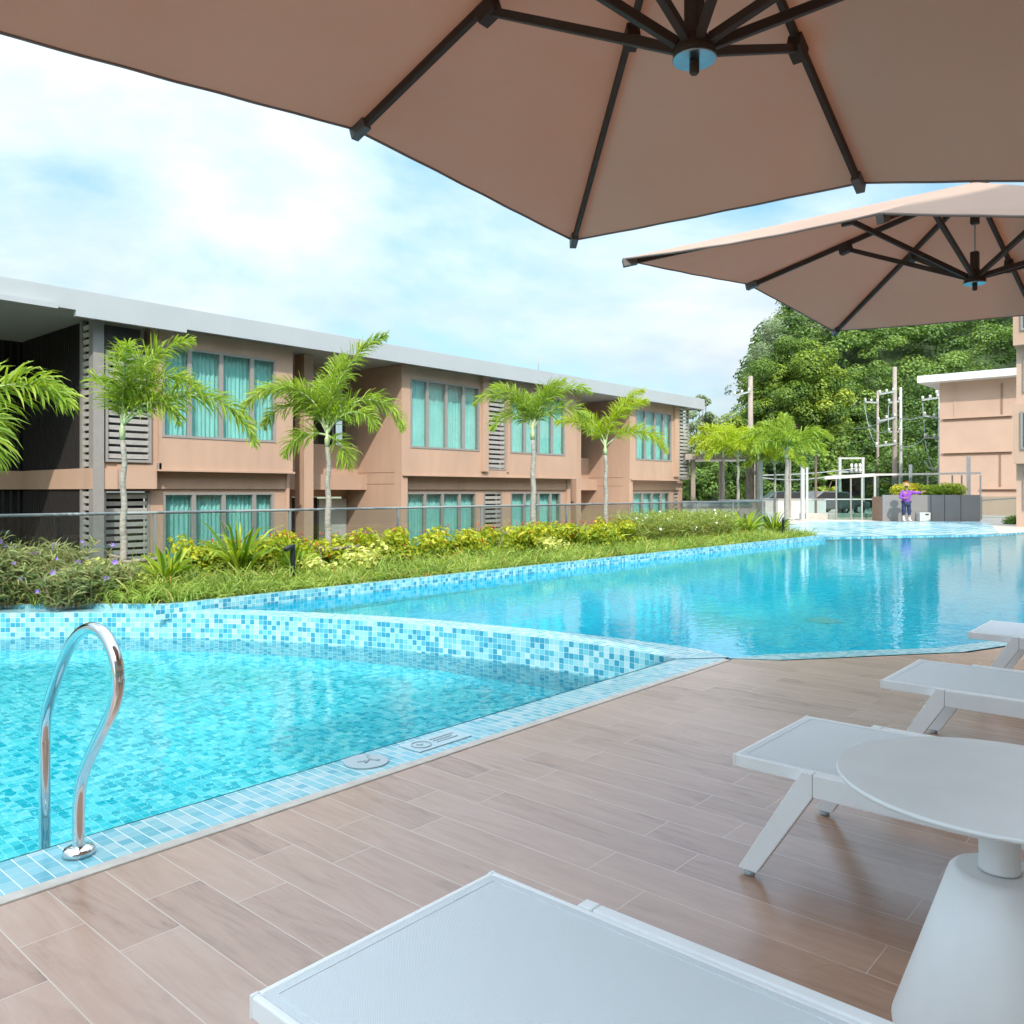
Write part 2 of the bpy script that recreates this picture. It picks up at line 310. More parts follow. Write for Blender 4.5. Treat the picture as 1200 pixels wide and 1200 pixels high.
def deckmat():
    m, t, out = newmat('wood_tile'); co = N(t, 'ShaderNodeTexCoord'); s = N(t, 'ShaderNodeSeparateXYZ'); t.links.new(co.outputs['Object'], s.inputs[0])
    U = M_(t, 'DIVIDE', M_(t, 'SUBTRACT', s.outputs[0], .9-19.7), .197); c = M_(t, 'FLOOR', U); fu = M_(t, 'FRACT', U)
    par = M_(t, 'FLOORED_MODULO', c, 2.0) if False else M_(t, 'MODULO', c, 2.0)
    V = M_(t, 'ADD', M_(t, 'SUBTRACT', s.outputs[1], 2.80-20), M_(t, 'MULTIPLY', par, .25)); rw = M_(t, 'FLOOR', V); fv = M_(t, 'FRACT', V)
    gu = M_(t, 'LESS_THAN', fu, .020); gv = M_(t, 'LESS_THAN', fv, .0035); g = M_(t, 'MAXIMUM', gu, gv)
    cx = N(t, 'ShaderNodeCombineXYZ'); t.links.new(c, cx.inputs[0]); t.links.new(rw, cx.inputs[1])
    wn = N(t, 'ShaderNodeTexWhiteNoise', noise_dimensions='2D'); t.links.new(cx.outputs[0], wn.inputs['Vector'])
    mp = N(t, 'ShaderNodeMapping'); mp.inputs['Scale'].default_value = (9, 1.5, 1); t.links.new(co.outputs['Object'], mp.inputs[0])
    off = N(t, 'ShaderNodeVectorMath', operation='MULTIPLY_ADD'); t.links.new(wn.outputs['Color'], off.inputs[0]); off.inputs[1].default_value = (40, 40, 0); t.links.new(mp.outputs[0], off.inputs[2])
    n1 = N(t, 'ShaderNodeTexNoise', i_Scale=1.0, i_Detail=7.0, i_Roughness=.62, i_Distortion=1.6); t.links.new(off.outputs[0], n1.inputs['Vector'])
    n3 = N(t, 'ShaderNodeTexNoise', i_Scale=.5, i_Detail=3.0); t.links.new(co.outputs['Object'], n3.inputs['Vector'])
    mp2 = N(t, 'ShaderNodeMapping'); mp2.inputs['Scale'].default_value = (70, 5, 1); t.links.new(co.outputs['Object'], mp2.inputs[0])
    n4 = N(t, 'ShaderNodeTexNoise', i_Scale=1.0, i_Detail=4.0, i_Roughness=.6, i_Distortion=.4); t.links.new(mp2.outputs[0], n4.inputs['Vector'])
    n5 = N(t, 'ShaderNodeTexNoise', i_Scale=1.3, i_Detail=5.0, i_Roughness=.65); t.links.new(co.outputs['Object'], n5.inputs['Vector'])
    f = M_(t, 'ADD', M_(t, 'ADD', M_(t, 'MULTIPLY', n1.outputs['Fac'], .72), M_(t, 'MULTIPLY', n4.outputs['Fac'], .28)), M_(t, 'MULTIPLY', M_(t, 'SUBTRACT', wn.outputs['Value'], .5), .20))
    f = M_(t, 'ADD', f, M_(t, 'MULTIPLY', M_(t, 'SUBTRACT', n5.outputs['Fac'], .5), .22))
    r = ramp(t, f, [(.24, (.23, .118, .070)), (.42, (.37, .215, .143)), (.6, (.435, .268, .188)), (.78, (.48, .32, .24))])
    mx = N(t, 'ShaderNodeMix', data_type='RGBA'); t.links.new(g, mx.inputs[0]); t.links.new(r.outputs[0], mx.inputs[6]); mx.inputs[7].default_value = (.56, .45, .37, 1)
    b = N(t, 'ShaderNodeBsdfPrincipled', i_IOR=2.05); t.links.new(mx.outputs[2], b.inputs['Base Color']); b.inputs['Specular IOR Level'].default_value = .5
    ro = N(t, 'ShaderNodeMath', operation='MULTIPLY_ADD', i_1=.16, i_2=.19); t.links.new(n3.outputs['Fac'], ro.inputs[0]); t.links.new(ro.outputs[0], b.inputs['Roughness'])
    hh = M_(t, 'SUBTRACT', M_(t, 'MULTIPLY', n1.outputs['Fac'], .3), g)
    bp = N(t, 'ShaderNodeBump', i_Strength=.25, i_Distance=.002); t.links.new(hh, bp.inputs['Height']); t.links.new(bp.outputs[0], b.inputs['Normal'])
    t.links.new(b.outputs[0], out.inputs[0]); return m
M['deck'] = deckmat()
def slingmat():
    m, t, out = newmat('sling_mesh'); co = N(t, 'ShaderNodeTexCoord'); s = N(t, 'ShaderNodeSeparateXYZ'); t.links.new(co.outputs['Object'], s.inputs[0])
    w1 = M_(t, 'SINE', M_(t, 'MULTIPLY', s.outputs[0], 2*math.pi/.0042)); w2 = M_(t, 'SINE', M_(t, 'MULTIPLY', s.outputs[1], 2*math.pi/.0050))
    f = M_(t, 'MULTIPLY', w1, w2); r = ramp(t, M_(t, 'MULTIPLY_ADD' if False else 'ADD', M_(t, 'MULTIPLY', f, .5), .5), [(.2, (.58, .65, .69)), (.8, (.78, .84, .87))])
    b = N(t, 'ShaderNodeBsdfPrincipled', i_Roughness=.6); t.links.new(r.outputs[0], b.inputs['Base Color'])
    bp = N(t, 'ShaderNodeBump', i_Strength=.4, i_Distance=.001); t.links.new(f, bp.inputs['Height']); t.links.new(bp.outputs[0], b.inputs['Normal'])
    t.links.new(b.outputs[0], out.inputs[0]); return m
M['sling'] = slingmat()
def canopymat():
    m, t, out = newmat('canopy_cloth'); co = N(t, 'ShaderNodeTexCoord')
    n1 = N(t, 'ShaderNodeTexNoise', i_Scale=1.6, i_Detail=4.0, i_Distortion=.5); t.links.new(co.outputs['Object'], n1.inputs['Vector'])
    r = ramp(t, n1.outputs['Fac'], [(.3, (.51, .39, .325)), (.7, (.56, .44, .37))])
    d = N(t, 'ShaderNodeBsdfDiffuse'); t.links.new(r.outputs[0], d.inputs[0]); tl = N(t, 'ShaderNodeBsdfTranslucent', i_Color=(.66, .39, .26, 1))
    n2 = N(t, 'ShaderNodeTexNoise', i_Scale=2.2, i_Detail=2.0, i_Distortion=.3); mp = N(t, 'ShaderNodeMapping'); mp.inputs['Scale'].default_value = (1, 1, .3)
    t.links.new(co.outputs['Object'], mp.inputs[0]); t.links.new(mp.outputs[0], n2.inputs['Vector'])
    bp = N(t, 'ShaderNodeBump', i_Strength=.6, i_Distance=.05); t.links.new(n2.outputs['Fac'], bp.inputs['Height']); t.links.new(bp.outputs[0], d.inputs['Normal'])
    mxs = N(t, 'ShaderNodeMixShader', i_0=.36); t.links.new(d.outputs[0], mxs.inputs[1]); t.links.new(tl.outputs[0], mxs.inputs[2]); t.links.new(mxs.outputs[0], out.inputs[0]); return m
M['canopy'] = canopymat()
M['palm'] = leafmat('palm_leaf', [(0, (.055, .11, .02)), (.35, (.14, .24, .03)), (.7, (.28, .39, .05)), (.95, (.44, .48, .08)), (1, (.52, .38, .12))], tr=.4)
M['palm_yellow'] = leafmat('palm_leaf_yellow', [(0, (.10, .19, .02)), (.4, (.24, .36, .03)), (.8, (.42, .48, .045)), (1, (.52, .44, .09))], tr=.45)
M['grass'] = leafmat('ground_cover', [(0, (.06, .11, .02)), (.4, (.18, .28, .045)), (.75, (.35, .44, .085)), (.94, (.52, .52, .18)), (1, (.48, .26, .07))], tr=.35)
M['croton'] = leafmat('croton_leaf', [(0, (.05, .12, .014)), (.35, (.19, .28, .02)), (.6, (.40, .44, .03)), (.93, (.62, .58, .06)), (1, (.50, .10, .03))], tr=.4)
M['variegated'] = leafmat('variegated_leaf', [(0, (0.147, 0.273, 0.042)), (.4, (0.504, 0.546, 0.126)), (1, (0.800, 0.777, 0.357))], tr=.35)
M['ruellia'] = leafmat('ruellia_leaf', [(0, (.07, .09, .035)), (.4, (.17, .21, .075)), (.8, (.30, .34, .13)), (1, (.26, .16, .08))], tr=.3)
M['ruellia_green'] = leafmat('white_flowered_leaf', [(0, (.06, .10, .02)), (.4, (.16, .24, .045)), (.8, (.32, .39, .08)), (1, (.30, .22, .08))], tr=.35)
M['broad'] = leafmat('broad_leaf', [(0, (.06, .14, .015)), (.5, (.20, .33, .03)), (1, (.42, .48, .06))], tr=.35)
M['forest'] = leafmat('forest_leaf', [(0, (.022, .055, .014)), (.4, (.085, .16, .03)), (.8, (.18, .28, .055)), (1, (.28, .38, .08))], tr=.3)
M['tree_bright'] = leafmat('tree_leaf_bright', [(0, (.030, .07, .015)), (.45, (.11, .19, .025)), (.8, (.28, .36, .045)), (1, (.46, .48, .08))], tr=.3)
M['tree_grey'] = leafmat('tree_leaf_grey', [(0, (.07, .10, .06)), (.5, (.19, .25, .13)), (1, (.34, .40, .22))], tr=.3)

# ------------------------------------------------------------ ground, deck, pools
def sheet(name, poly, z, m, kind='structure', parent=None, **kw):
    mb = MB(); tri = tessellate_polygon([[Vector((p[0], p[1], 0)) for p in poly]])
    for t in tri:
        q = [poly[i] for i in t]
        ar = (q[1][0]-q[0][0])*(q[2][1]-q[0][1]) - (q[2][0]-q[0][0])*(q[1][1]-q[0][1])
        if ar < 0: q = q[::-1]
        mb.face([(p[0], p[1], z) for p in q], 0, [(p[0], p[1]) for p in q])
    return mb.build(name, m, parent, kind=kind, **kw)
def smooth_path(pts, n=6):
    out = []; P_ = [pts[0]] + list(pts) + [pts[-1]]
    for i in range(1, len(P_)-2):
        p0, p1, p2, p3 = [np.array(P_[k], float) for k in (i-1, i, i+1, i+2)]
        for k in range(n):
            t = k/n; out.append(tuple(.5*((2*p1)+(-p0+p2)*t+(2*p0-5*p1+4*p2-p3)*t*t+(-p0+3*p1-3*p2+p3)*t**3)))
    return out + [tuple(pts[-1])]
def vwall(mb, path, z0, z1, s0=0, mi=0, flip=False):
    s = s0
    for a_, b_ in zip(path, path[1:]):
        L = math.hypot(b_[0]-a_[0], b_[1]-a_[1]); q = [(a_[0], a_[1], z0), (b_[0], b_[1], z0), (b_[0], b_[1], z1), (a_[0], a_[1], z1)]; u = [(s, z0), (s+L, z0), (s+L, z1), (s, z1)]
        if flip: q, u = q[::-1], u[::-1]
        mb.face(q, mi, u); s += L
    return s
def strip(mb, pa, pb, z, mi=0, flat=False):
    s = 0
    for i in range(len(pa)-1):
        L = math.hypot(pa[i+1][0]-pa[i][0], pa[i+1][1]-pa[i][1]); w0 = math.hypot(pa[i][0]-pb[i][0], pa[i][1]-pb[i][1]); w1 = math.hypot(pa[i+1][0]-pb[i+1][0], pa[i+1][1]-pb[i+1][1])
        q4 = [pa[i], pa[i+1], pb[i+1], pb[i]]
        mb.face([(*q_, z) for q_ in q4], mi, [tuple(q_) for q_ in q4] if flat else [(s, 0), (s+L, 0), (s+L, w1), (s, w0)]); s += L

sheet('ground', [(-900, -900), (1500, -900), (1500, 1500), (-900, 1500)], -1.45, M['ground'])
arc_in = smooth_path([(6.08, 3.52), (6.16, 4.1), (6.10, 5.1), (5.90, 6.3), (5.55, 7.35), (4.95, 8.60), (4.0, 9.85), (3.25, 10.65), (2.2, 11.6), (0.5, 12.9), (-3, 15)], 5)
def offset(path, d):
    out = []
    for i, p in enumerate(path):
        a_ = np.array(path[max(i-1, 0)]); b_ = np.array(path[min(i+1, len(path)-1)]); t = (b_-a_)/np.linalg.norm(b_-a_); out.append((p[0]+t[1]*d, p[1]-t[0]*d))
    return out
arc_out = [q if i > 14 else (q[0]+.16*(1-i/14)**1.3, q[1]) for i, q in enumerate(offset(arc_in, .34))]
CV = 9.18                                              # the planter kerb's pool face
edge = [(6.42, 3.20), (6.62, 2.86), (6.95, 2.60), (7.46, 2.22), (8.02, 1.78), (8.77, 1.50), (9.8, 1.36), (12, 1.3), (37, 1.3)]
edge_in = [(6.42, 3.20), (6.80, 3.02), (7.10, 2.78), (7.58, 2.42), (8.10, 1.98), (8.82, 1.70), (9.82, 1.56), (12, 1.5), (37, 1.5)]
# deck slab
dk = MB(); deckpoly = [(-9, 3.13), (6.30, 3.13)] + [(e[0]-.02, e[1]-.05) for e in edge] + [(37, -3.2), (-9, -3.2)]
dk.prism(deckpoly, -1.4, 0.0); dk.build('pool_deck', M['deck'], kind='structure')
ks = MB(); ks.box(-9, 6.33, 3.134, 3.20, -1.4, .006); ks.build('kerb_strip', M['kerb_stone'], kind='structure', bevel=.006)
# near pool
near_poly = [(-9, 3.50)] + [(6.08, 3.50)] + arc_in + [(-9, 15)]
sheet('pool_floor', near_poly, -1.02, M['mosaic_floor'])
nw = MB(); vwall(nw, [(-9, 3.50), (6.08, 3.52)], -1.02, -.002, flip=True); vwall(nw, arc_in, -1.02, .004)
nw.build('pool_wall', M['mosaic_wall'], kind='structure')
cp = MB(); strip(cp, [(-9, 3.203), (6.4, 3.203)], [(-9, 3.50), (6.08, 3.50)], .0, flat=True)
cp.build('pool_coping', M['mosaic_coping'], kind='structure')
k = next(i for i, p in enumerate(arc_out) if p[1] > CV)
dv = MB(); strip(dv, arc_in, arc_out, .004); vwall(dv, arc_out[:k+1], -1.3, .004, flip=True); vwall(dv, arc_out[k:], -1.3, .004, flip=True)
dv.face([(6.075, 3.495, .004), (6.425, 3.195, .004), (*arc_out[0], .004), (*arc_in[0], .004)], 0, [(6.08, 3.5), (6.42, 3.2), arc_out[0], arc_in[0]])
vwall(dv, [(6.425, 3.195), arc_out[0]], -1.3, .004)
dv.build('pool_divider', M['mosaic_coping'], kind='structure')
# main pool
far_edge = [(24.7, CV), (24.95, 9.6), (30.3, 6.0), (33.2, 5.3), (37, 5.3)]
main_poly = edge_in + far_edge[::-1] + arc_out[:k][::-1]
mp_ = [(p[0], p[1]) for p in edge_in] + [(37, 5.3), (33.2, 5.3), (30.3, 6.0), (24.95, 9.6), (24.7, CV), (arc_out[k][0], CV)] + arc_out[:k][::-1]
sheet('pool_floor', mp_, -1.30, M['mosaic_deep'])
mw = MB(); vwall(mw, edge_in, -1.3, -.004); vwall(mw, [(24.7, CV), (arc_out[k][0], CV)], -1.3, -.05); fw = MB(); vwall(fw, far_edge, -1.3, -.004, flip=True); fw.build('pool_wall', M['mosaic_wall'], kind='structure')
mw.build('pool_wall', M['mosaic_deep'], kind='structure')
ce = MB(); strip(ce, edge, edge_in, -.004, flat=True); ce.build('pool_coping', M['mosaic_coping'], kind='structure')
# planter kerb between the pool and the planting, its face covered in mosaic
kb = MB(); vwall(kb, [(arc_out[k][0]-.5, CV), (24.7, CV), (24.95, 9.6), (25.3, 12.0)], -.06, .10); strip(kb, [(arc_out[k][0]-.3, CV), (24.7, CV), (24.95, 9.6), (25.3, 12.0)], [(arc_out[k][0]-.5, CV+.14), (24.56, CV+.14), (24.8, 9.7), (25.15, 12.0)], .10)
ao = arc_out[k:]; vwall(kb, ao, .004, .058); strip(kb, ao, offset(ao, .07), .058)
kb.build('planter_kerb', M['mosaic_wall'], kind='structure')
# water
o = sheet('pool_water', near_poly, -.29, M['water_near'])
o = sheet('pool_water', mp_, -.035, M['water_main'])
# planting soil
kk = [p for p in arc_out[k:]]
soil = MB(); soil.prism([(24.5, CV+.12), (24.7, 9.7), (25.1, 13.4), (-3, 16.4)] + [(p[0]+.02, p[1]+.02) for p in kk[::-1]] + [(arc_out[k][0]-.1, CV+.12)], -1.4, .05); soil.build('planting_soil', M['soil'], kind='structure')
# shallow tiled shelf and pale terrace beyond the pool
fb = [(24.95, 9.6), (30.3, 6.0), (33.2, 5.3), (37, 5.3)]
p1, p2 = P(948, 38.4, z=0), P(1158, 38.4, z=0)
sheet('tiled_shelf', [(25.0, 9.62), (30.3, 6.02), (31.6, 5.9), (p2.x, p2.y), (p1.x, p1.y), (25.4, 12.2)], .004, M['mosaic_beach'])
tr_ = MB(); tr_.prism([(25.3, 9.7), (30.3, 6.3), (33.2, 5.32), (37, 5.32), (37, -3.2), (75, -3.2), (75, 45), (24, 45), (24, 13.6), (25.1, 13.4)], -1.4, -.004); tr_.build('terrace', M['paving'], kind='structure')

# ------------------------------------------------------------ pool handrail and deck markers
hr = empty('pool_handrail', (1.29, 3.35, 0), label='polished steel handrail looping over the near edge of the small pool', cat='handrail')
pth = smooth_path([(3.35, 0.0), (3.35, .20), (3.30, .33), (3.17, .48), (3.05, .61), (3.005, .71), (3.03, .805), (3.12, .875), (3.24, .885), (3.36, .845), (3.47, .76), (3.58, .63), (3.67, .50), (3.70, .40), (3.70, .2), (3.70, -.9)], 8)
MB().tube([(0, v-3.35, z) for v, z in pth], .0225, 20).build('rail_tube', M['steel'], hr)
MB().lathe((0, 0, 0), [(.058, .003), (.058, .018), (.052, .028), (.032, .034), (.0235, .036)], 40).build('floor_flange', M['steel'], hr)
mk = empty('depth_marker', (2.71, 3.375, 0), label='round grey marker disc with a diver sign set in the mosaic coping', cat='marker')
MB().lathe((0, 0, 0), [(.115, .001), (.115, .006), (.112, .0075)], 48).build('disc', M['marker_grey'], mk)
ink = MB(); ink.tube([(.05, .05, .008), (.02, .0, .008), (-.03, -.03, .008)], .006, 6); ink.tube([(.02, 0, .008), (.045, -.05, .008)], .006, 6); ink.tube([(0, -.012, .008), (-.05, .012, .008)], .005, 6); ink.lathe((.065, .068, .004), [(.012, 0), (.012, .006)], 12)
ink.build('diver_sign', M['marker_ink'], mk)
mk2 = empty('depth_marker', (3.19, 3.36, 0), label='pale square marker with a ring sign and lines set in the coping', cat='marker')
MB().box(-.20, .20, -.085, .085, .001, .006).build('plate', mat('marker_pale', (.40, .54, .58), .4, noise=.04), mk2)
ink = MB()
ink.tube([(-.11+.055*math.cos(t_*math.pi/12), .0+.055*math.sin(t_*math.pi/12), .0075) for t_ in range(25)], .004, 6)
ink.tube([(-.13, .02, .0075), (-.11, -.01, .0075), (-.09, .01, .0075)], .004, 6)
for yy, xl in ((.03, .16), (.0, .12), (-.03, .14)): ink.tube([(-.02, yy, .0075), (xl, yy, .0075)], .003, 6)
ink.build('ring_sign', M['marker_ink'], mk2)
dr = empty('pool_drain', (10.5, 3.9, -1.299), label='round pale drain cover on the floor of the main pool', cat='drain')
MB().lathe((0, 0, 0), [(.22, 0), (.22, .02), (.19, .03)], 32).build('cover', mat('drain_cover', (.10, .52, .60), .5), dr)

# ------------------------------------------------------------ sun loungers
def lounger(label):
    g = 'white sun loungers lined up along the deck'
    r = empty('sun_lounger', (0, 0, 0), label=label, cat='sun lounger', group=g)
    W_, T, yb = .70, .42, -.95
    fr = MB()                                             # flat seat frame: y runs 0 (foot end) to negative
    fr.box(0, .017, yb, 0, T-.045, T); fr.box(W_-.017, W_, yb, 0, T-.045, T); fr.box(.017, W_-.017, -.017, 0, T-.045, T); fr.box(.017, W_-.017, yb, yb+.03, T-.045, T)
    fr.build('seat_frame', M['white_paint'], r, bevel=.004)
    MB().box(.0165, W_-.0165, yb+.031, -.0165, T-.006, T-.001).build('sling', M['sling'], r)
    for x in (.0085, W_-.0085): MB().box(x-.0095, x+.0095, -.010, .0015, T-.0465, T+.0012).build('corner_cap', M['white_cap'], r, bevel=.003)
    sm = MB(); sm.box(.036, .0385, yb+.04, -.036, T-.0012, T+.0003); sm.box(W_-.0385, W_-.036, yb+.04, -.036, T-.0012, T+.0003); sm.box(.0386, W_-.0386, -.0385, -.036, T-.0012, T+.0003); sm.build('sling_seam', M['seam'], r)
    an = R(22); c, s = math.cos(an), math.sin(an)
    bf = MB(); q = lambda t_, h: (yb-.02-t_*c - h*s*0, T-.02+t_*s+h)
    for x0, x1 in ((0, .017), (W_-.017, W_)): bf.prism([q(0, -.022), q(.85, -.022), q(.85, .022), q(0, .022)], x0, x1, 'x')
    bf.prism([q(.82, -.02), q(.848, -.02), q(.848, .02), q(.82, .02)], .0285, W_-.0175, 'x'); bf.build('backrest_frame', M['white_paint'], r, bevel=.003)
    MB().prism([q(.01, .008), q(.819, .008), q(.819, .013), q(.01, .013)], .0285, W_-.0175, 'x').build('backrest_sling', M['sling'], r)
    for s_ in (0, 1):
        x0, x1 = (-.038, -.001) if not s_ else (W_+.001, W_+.038)
        MB().box(x0, x1, -1.69, -.313, T-.080, T+.002).build('side_rail', M['white_paint'], r, bevel=.005)
        for end in (0, 1):
            if end == 0: poly = [(-.035, .018), (-.108, .018), (-.312, T-.080), (-.312, T+.002), (-.272, T+.002)]
            else: poly = [(-1.97, .018), (-1.895, .018), (-1.691, T-.080), (-1.691, T+.002), (-1.731, T+.002)]
            lg = MB().prism(poly, x0, x1, 'x').build('leg', M['white_paint'], r, bevel=.004)
            fy = -.074 if end == 0 else -1.93
            MB().lathe(((x0+x1)/2, fy, 0), [(.017, .001), (.019, .004), (.019, .0175)], 20).build('foot_glide', M['marker_grey'], lg)
    MB().box(.001, W_-.001, -1.60, -1.56, T-.075, T-.047).build('cross_bar', M['white_paint'], r, bevel=.003)
    return r
L0 = lounger('white mesh sun lounger nearest the camera, cut by the bottom of the frame')
L0.location = (.87, 1.44, 0)
for (x, y, lb) in ((2.86, 1.405, 'white sun lounger behind the round side table, second from the camera'),
                   (4.49, 1.38, 'white sun lounger third from the camera, beyond the one the round table overlaps'),
                   (6.42, 1.39, 'farthest white sun lounger, its foot end seen against the pool water')):
    c_ = copy_tree(L0); c_.location = (x, y, 0); c_['label'] = lb
# side table
tb = empty('side_table', (2.40, .448, 0), label='round white pedestal side table between the two nearest sun loungers', cat='side table')
MB().lathe((0, 0, 0), [(.370, .645), (.383, .648), (.387, .653), (.387, .658), (.384, .661)], 96).build('tabletop', M['white_paint'], tb)
MB().lathe((0, 0, 0), [(.050, .437), (.047, .442), (.047, .643)], 40).build('neck', M['white_paint'], tb)
MB().lathe((0, 0, 0), [(.250, .001), (.251, .01), (.116, .422), (.109, .430), (.098, .434)], 64).build('pedestal', M['white_paint'], tb)

# ------------------------------------------------------------ parasols
def parasol(cx, cy, zc, m, hA, yaw, tx, ty, hubz, s, label):
    r = empty('parasol', (cx, cy, 0), label=label, cat='parasol', group='beige cantilever parasols over the loungers')
    cs, sn = math.cos(yaw), math.sin(yaw)
    def T(x, y, z): X = x*cs-y*sn; Y = x*sn+y*cs; return Vector((X, Y, zc+z+X*tx+Y*ty))
    ends = [(s, s, 0), (0, s, m), (-s, s, 0), (-s, 0, m), (-s, -s, 0), (0, -s, m), (s, -s, 0), (s, 0, m)]
    # canopy: eight panels, sagging a little between the ribs and at the hem, with real thickness
    mb = MB(); nA, nT = 36, 18
    def surf(i, a_, t_, off):
        e0, e1 = Vector(ends[i]), Vector(ends[(i+1) % 8]); e = e0.lerp(e1, a_); ap = Vector((0, 0, hA))
        p = ap.lerp(e, t_); sag = math.sin(math.pi*a_)*t_
        c_ = Vector((e.x, e.y, 0)).normalized()
        p.z -= .035*sag*math.sin(math.pi*min(1, t_*.9)); p -= c_*(.028*math.sin(math.pi*a_)*t_**3) ; p.z += off + .0012*t_**5*math.sin(a_*29+i*2.1)*math.sin(math.pi*a_) + .005*t_**2*(1-t_**4)*math.sin(a_*9+t_*8+i)*math.sin(math.pi*a_)
        return T(*p)
    for i in range(8):
        for off in (0.0, -.006):
            b = len(mb.v)
            for ti in range(nT+1):
                for ai in range(nA+1): mb.v.append(tuple(surf(i, ai/nA, .015+.985*ti/nT, off)))
            for ti in range(nT):
                for ai in range(nA):
                    q = b+ti*(nA+1)+ai; mb.f.append((q, q+1, q+nA+2, q+nA+1)); mb.m.append(0); mb.sm.append(True)
        for ai in range(nA):
            a0, a1 = ai/nA, (ai+1)/nA; mb.face([surf(i, a0, 1, 0), surf(i, a1, 1, 0), surf(i, a1, 1, -.006), surf(i, a0, 1, -.006)])
    cn = mb.build('canopy', M['canopy'], r)
    hem = MB()
    for i in range(8): hem.tube([surf(i, k_/nA, 1.0, -.004) for k_ in range(nA+1)], .0065, 6)
    hem.build('hem', M['bronze_hem'], cn)
    hz = hubz
    apex = T(0, 0, hA); up = (apex - T(0, 0, 0)).normalized(); hub = Vector((apex.x, apex.y, hz)) + Vector((-tx*.3, -ty*.3, 0))*.6
    hub.x = apex.x*.5; hub.y = apex.y*.5
    for i in range(8):
        e = Vector(ends[i]); ap = Vector((0, 0, hA)); L = e.xy.length; tt = .52 if i % 2 else .36
        a0 = T(*(ap.lerp(e, .03) - Vector((0, 0, .035)))); a1 = T(*(ap.lerp(e, .995) - Vector((0, 0, .030))))
        rb = MB().obox(a0, a1, .022, .034).build('rib', M['bronze'], r, bevel=.003)
        d = (a1-a0).normalized(); MB().obox(a1 - d*.075, a1 + d*.012, .036, .046).build('rib_end_cap', M['bronze_cap'], rb, bevel=.003)
        j = T(*(ap.lerp(e, tt) - Vector((0, 0, .062)))); hv = Vector((j.x-hub.x, j.y-hub.y, 0)).normalized()
        MB().obox(hub + hv*.05 + Vector((0, 0, .035)), j, .024, .028).build('strut', M['bronze'], r, bevel=.003)
        MB().obox(j - d*.04, j + d*.04, .05, .062).build('strut_bracket', M['bronze'], rb, bevel=.004)
    hb = MB().lathe(tuple(hub), [(.056, -.004), (.06, .0), (.06, .012), (.045, .045), (.03, .07)], 40).build('hub', M['bronze'], r)
    MB().lathe(tuple(hub), [(.060, -.011), (.062, -.009), (.062, -.005)], 40).build('hub_disc', M['hub_metal'], hb)
    MB().lathe(tuple(hub), [(.010, -.05), (.014, -.045), (.014, -.012)], 16).build('hub_pin', M['bronze'], hb)
    MB().obox(hub + Vector((0, 0, .05)), hub + Vector((0, 0, .05)) + (apex-hub)*.22, .045, .045).build('lower_mast', M['bronze'], r, bevel=.005)
    MB().obox(apex - (apex-hub)*.42, apex + up*.02, .045, .045).build('upper_mast', M['bronze'], r, bevel=.005)
    MB().tube([hub + (apex-hub)*.25, hub + (apex-hub)*.62], .004, 8).build('mast_cable', M['wire'], r)
    # cantilever arm and post on the side away from the pool
    post = Vector((0, -2.35, 0)); top = Vector((0, -2.35, zc+.75))
    MB().obox(apex + Vector((0, 0, .03)), top, .06, .09).build('arm', M['bronze'], r, bevel=.005)
    MB().obox((0, -2.35, .04), top + Vector((0, 0, .1)), .08, .08).build('post', M['bronze'], r, bevel=.008)
    MB().box(-.45, .45, -2.8, -1.9, .001, .05).build('base_plate', M['panel_grey'], r, bevel=.01)
    return r
M['hub_metal'] = mat('hub_metal', (.30, .34, .36), .28, metal=1, noise=.1, nscale=20); M['bronze_hem'] = mat('hem_tape', (.20, .15, .13), .8); M['bronze_cap'] = mat('cap_plastic', (.10, .085, .08), .5)
parasol(2.101, 1.151, 2.532, .138, .868, .023, .026, .126, 2.635, 1.5, 'large beige parasol overhead, filling the top of the photograph')
parasol(5.566, 1.169, 2.581, .129, .682, -.056, .004, .140, 2.66, 1.5, 'smaller looking beige parasol farther along the deck, over the far loungers')
# ------------------------------------------------------------ the two-storey block across the pool
V0, V1, VB, ZG = 17.0, 17.35, 19.4, -1.45
blk = empty('apartment_building', (18, 21, ZG), label='long two storey terracotta apartment block with flat grey roof and teal curtains', cat='building')
def loc(mb, o):                       # world coordinates to the parent's
    mb.v = [(x-o.location.x, y-o.location.y, z-o.location.z) for x, y, z in mb.v]; return mb
def wall_holes(mb, u0, u1, z0, z1, va, vb, holes, mi=0):
    us = sorted({u0, u1, *[h[0] for h in holes], *[h[1] for h in holes]})
    for a_, b_ in zip(us, us[1:]):
        mid = (a_+b_)/2; hs = sorted([h for h in holes if h[0] < mid < h[1]], key=lambda h: h[2]); z = z0
        for h in hs:
            if h[2] > z: mb.box(a_, b_, va, vb, z, h[2], mi)
            z = h[3]
        if z < z1: mb.box(a_, b_, va, vb, z, z1, mi)
def curtain(mb, u0, u1, z0, z1, v, seed):
    rr = random.Random(seed); n = int((u1-u0)/.022); pts = []; ph = rr.random()*6
    for i in range(n+1):
        u = u0+(u1-u0)*i/n; ph += .022/.105*2*math.pi*rr.uniform(.6, 1.4); pts.append((u, v+.028*math.sin(ph)+.012*math.sin(ph*.37)))
    b = len(mb.v)
    for (u, v_) in pts: mb.v += [(u, v_, z0), (u, v_, z1)]
    for i in range(n): q = b+2*i; mb.f.append((q, q+2, q+3, q+1)); mb.m.append(0); mb.sm.append(True)
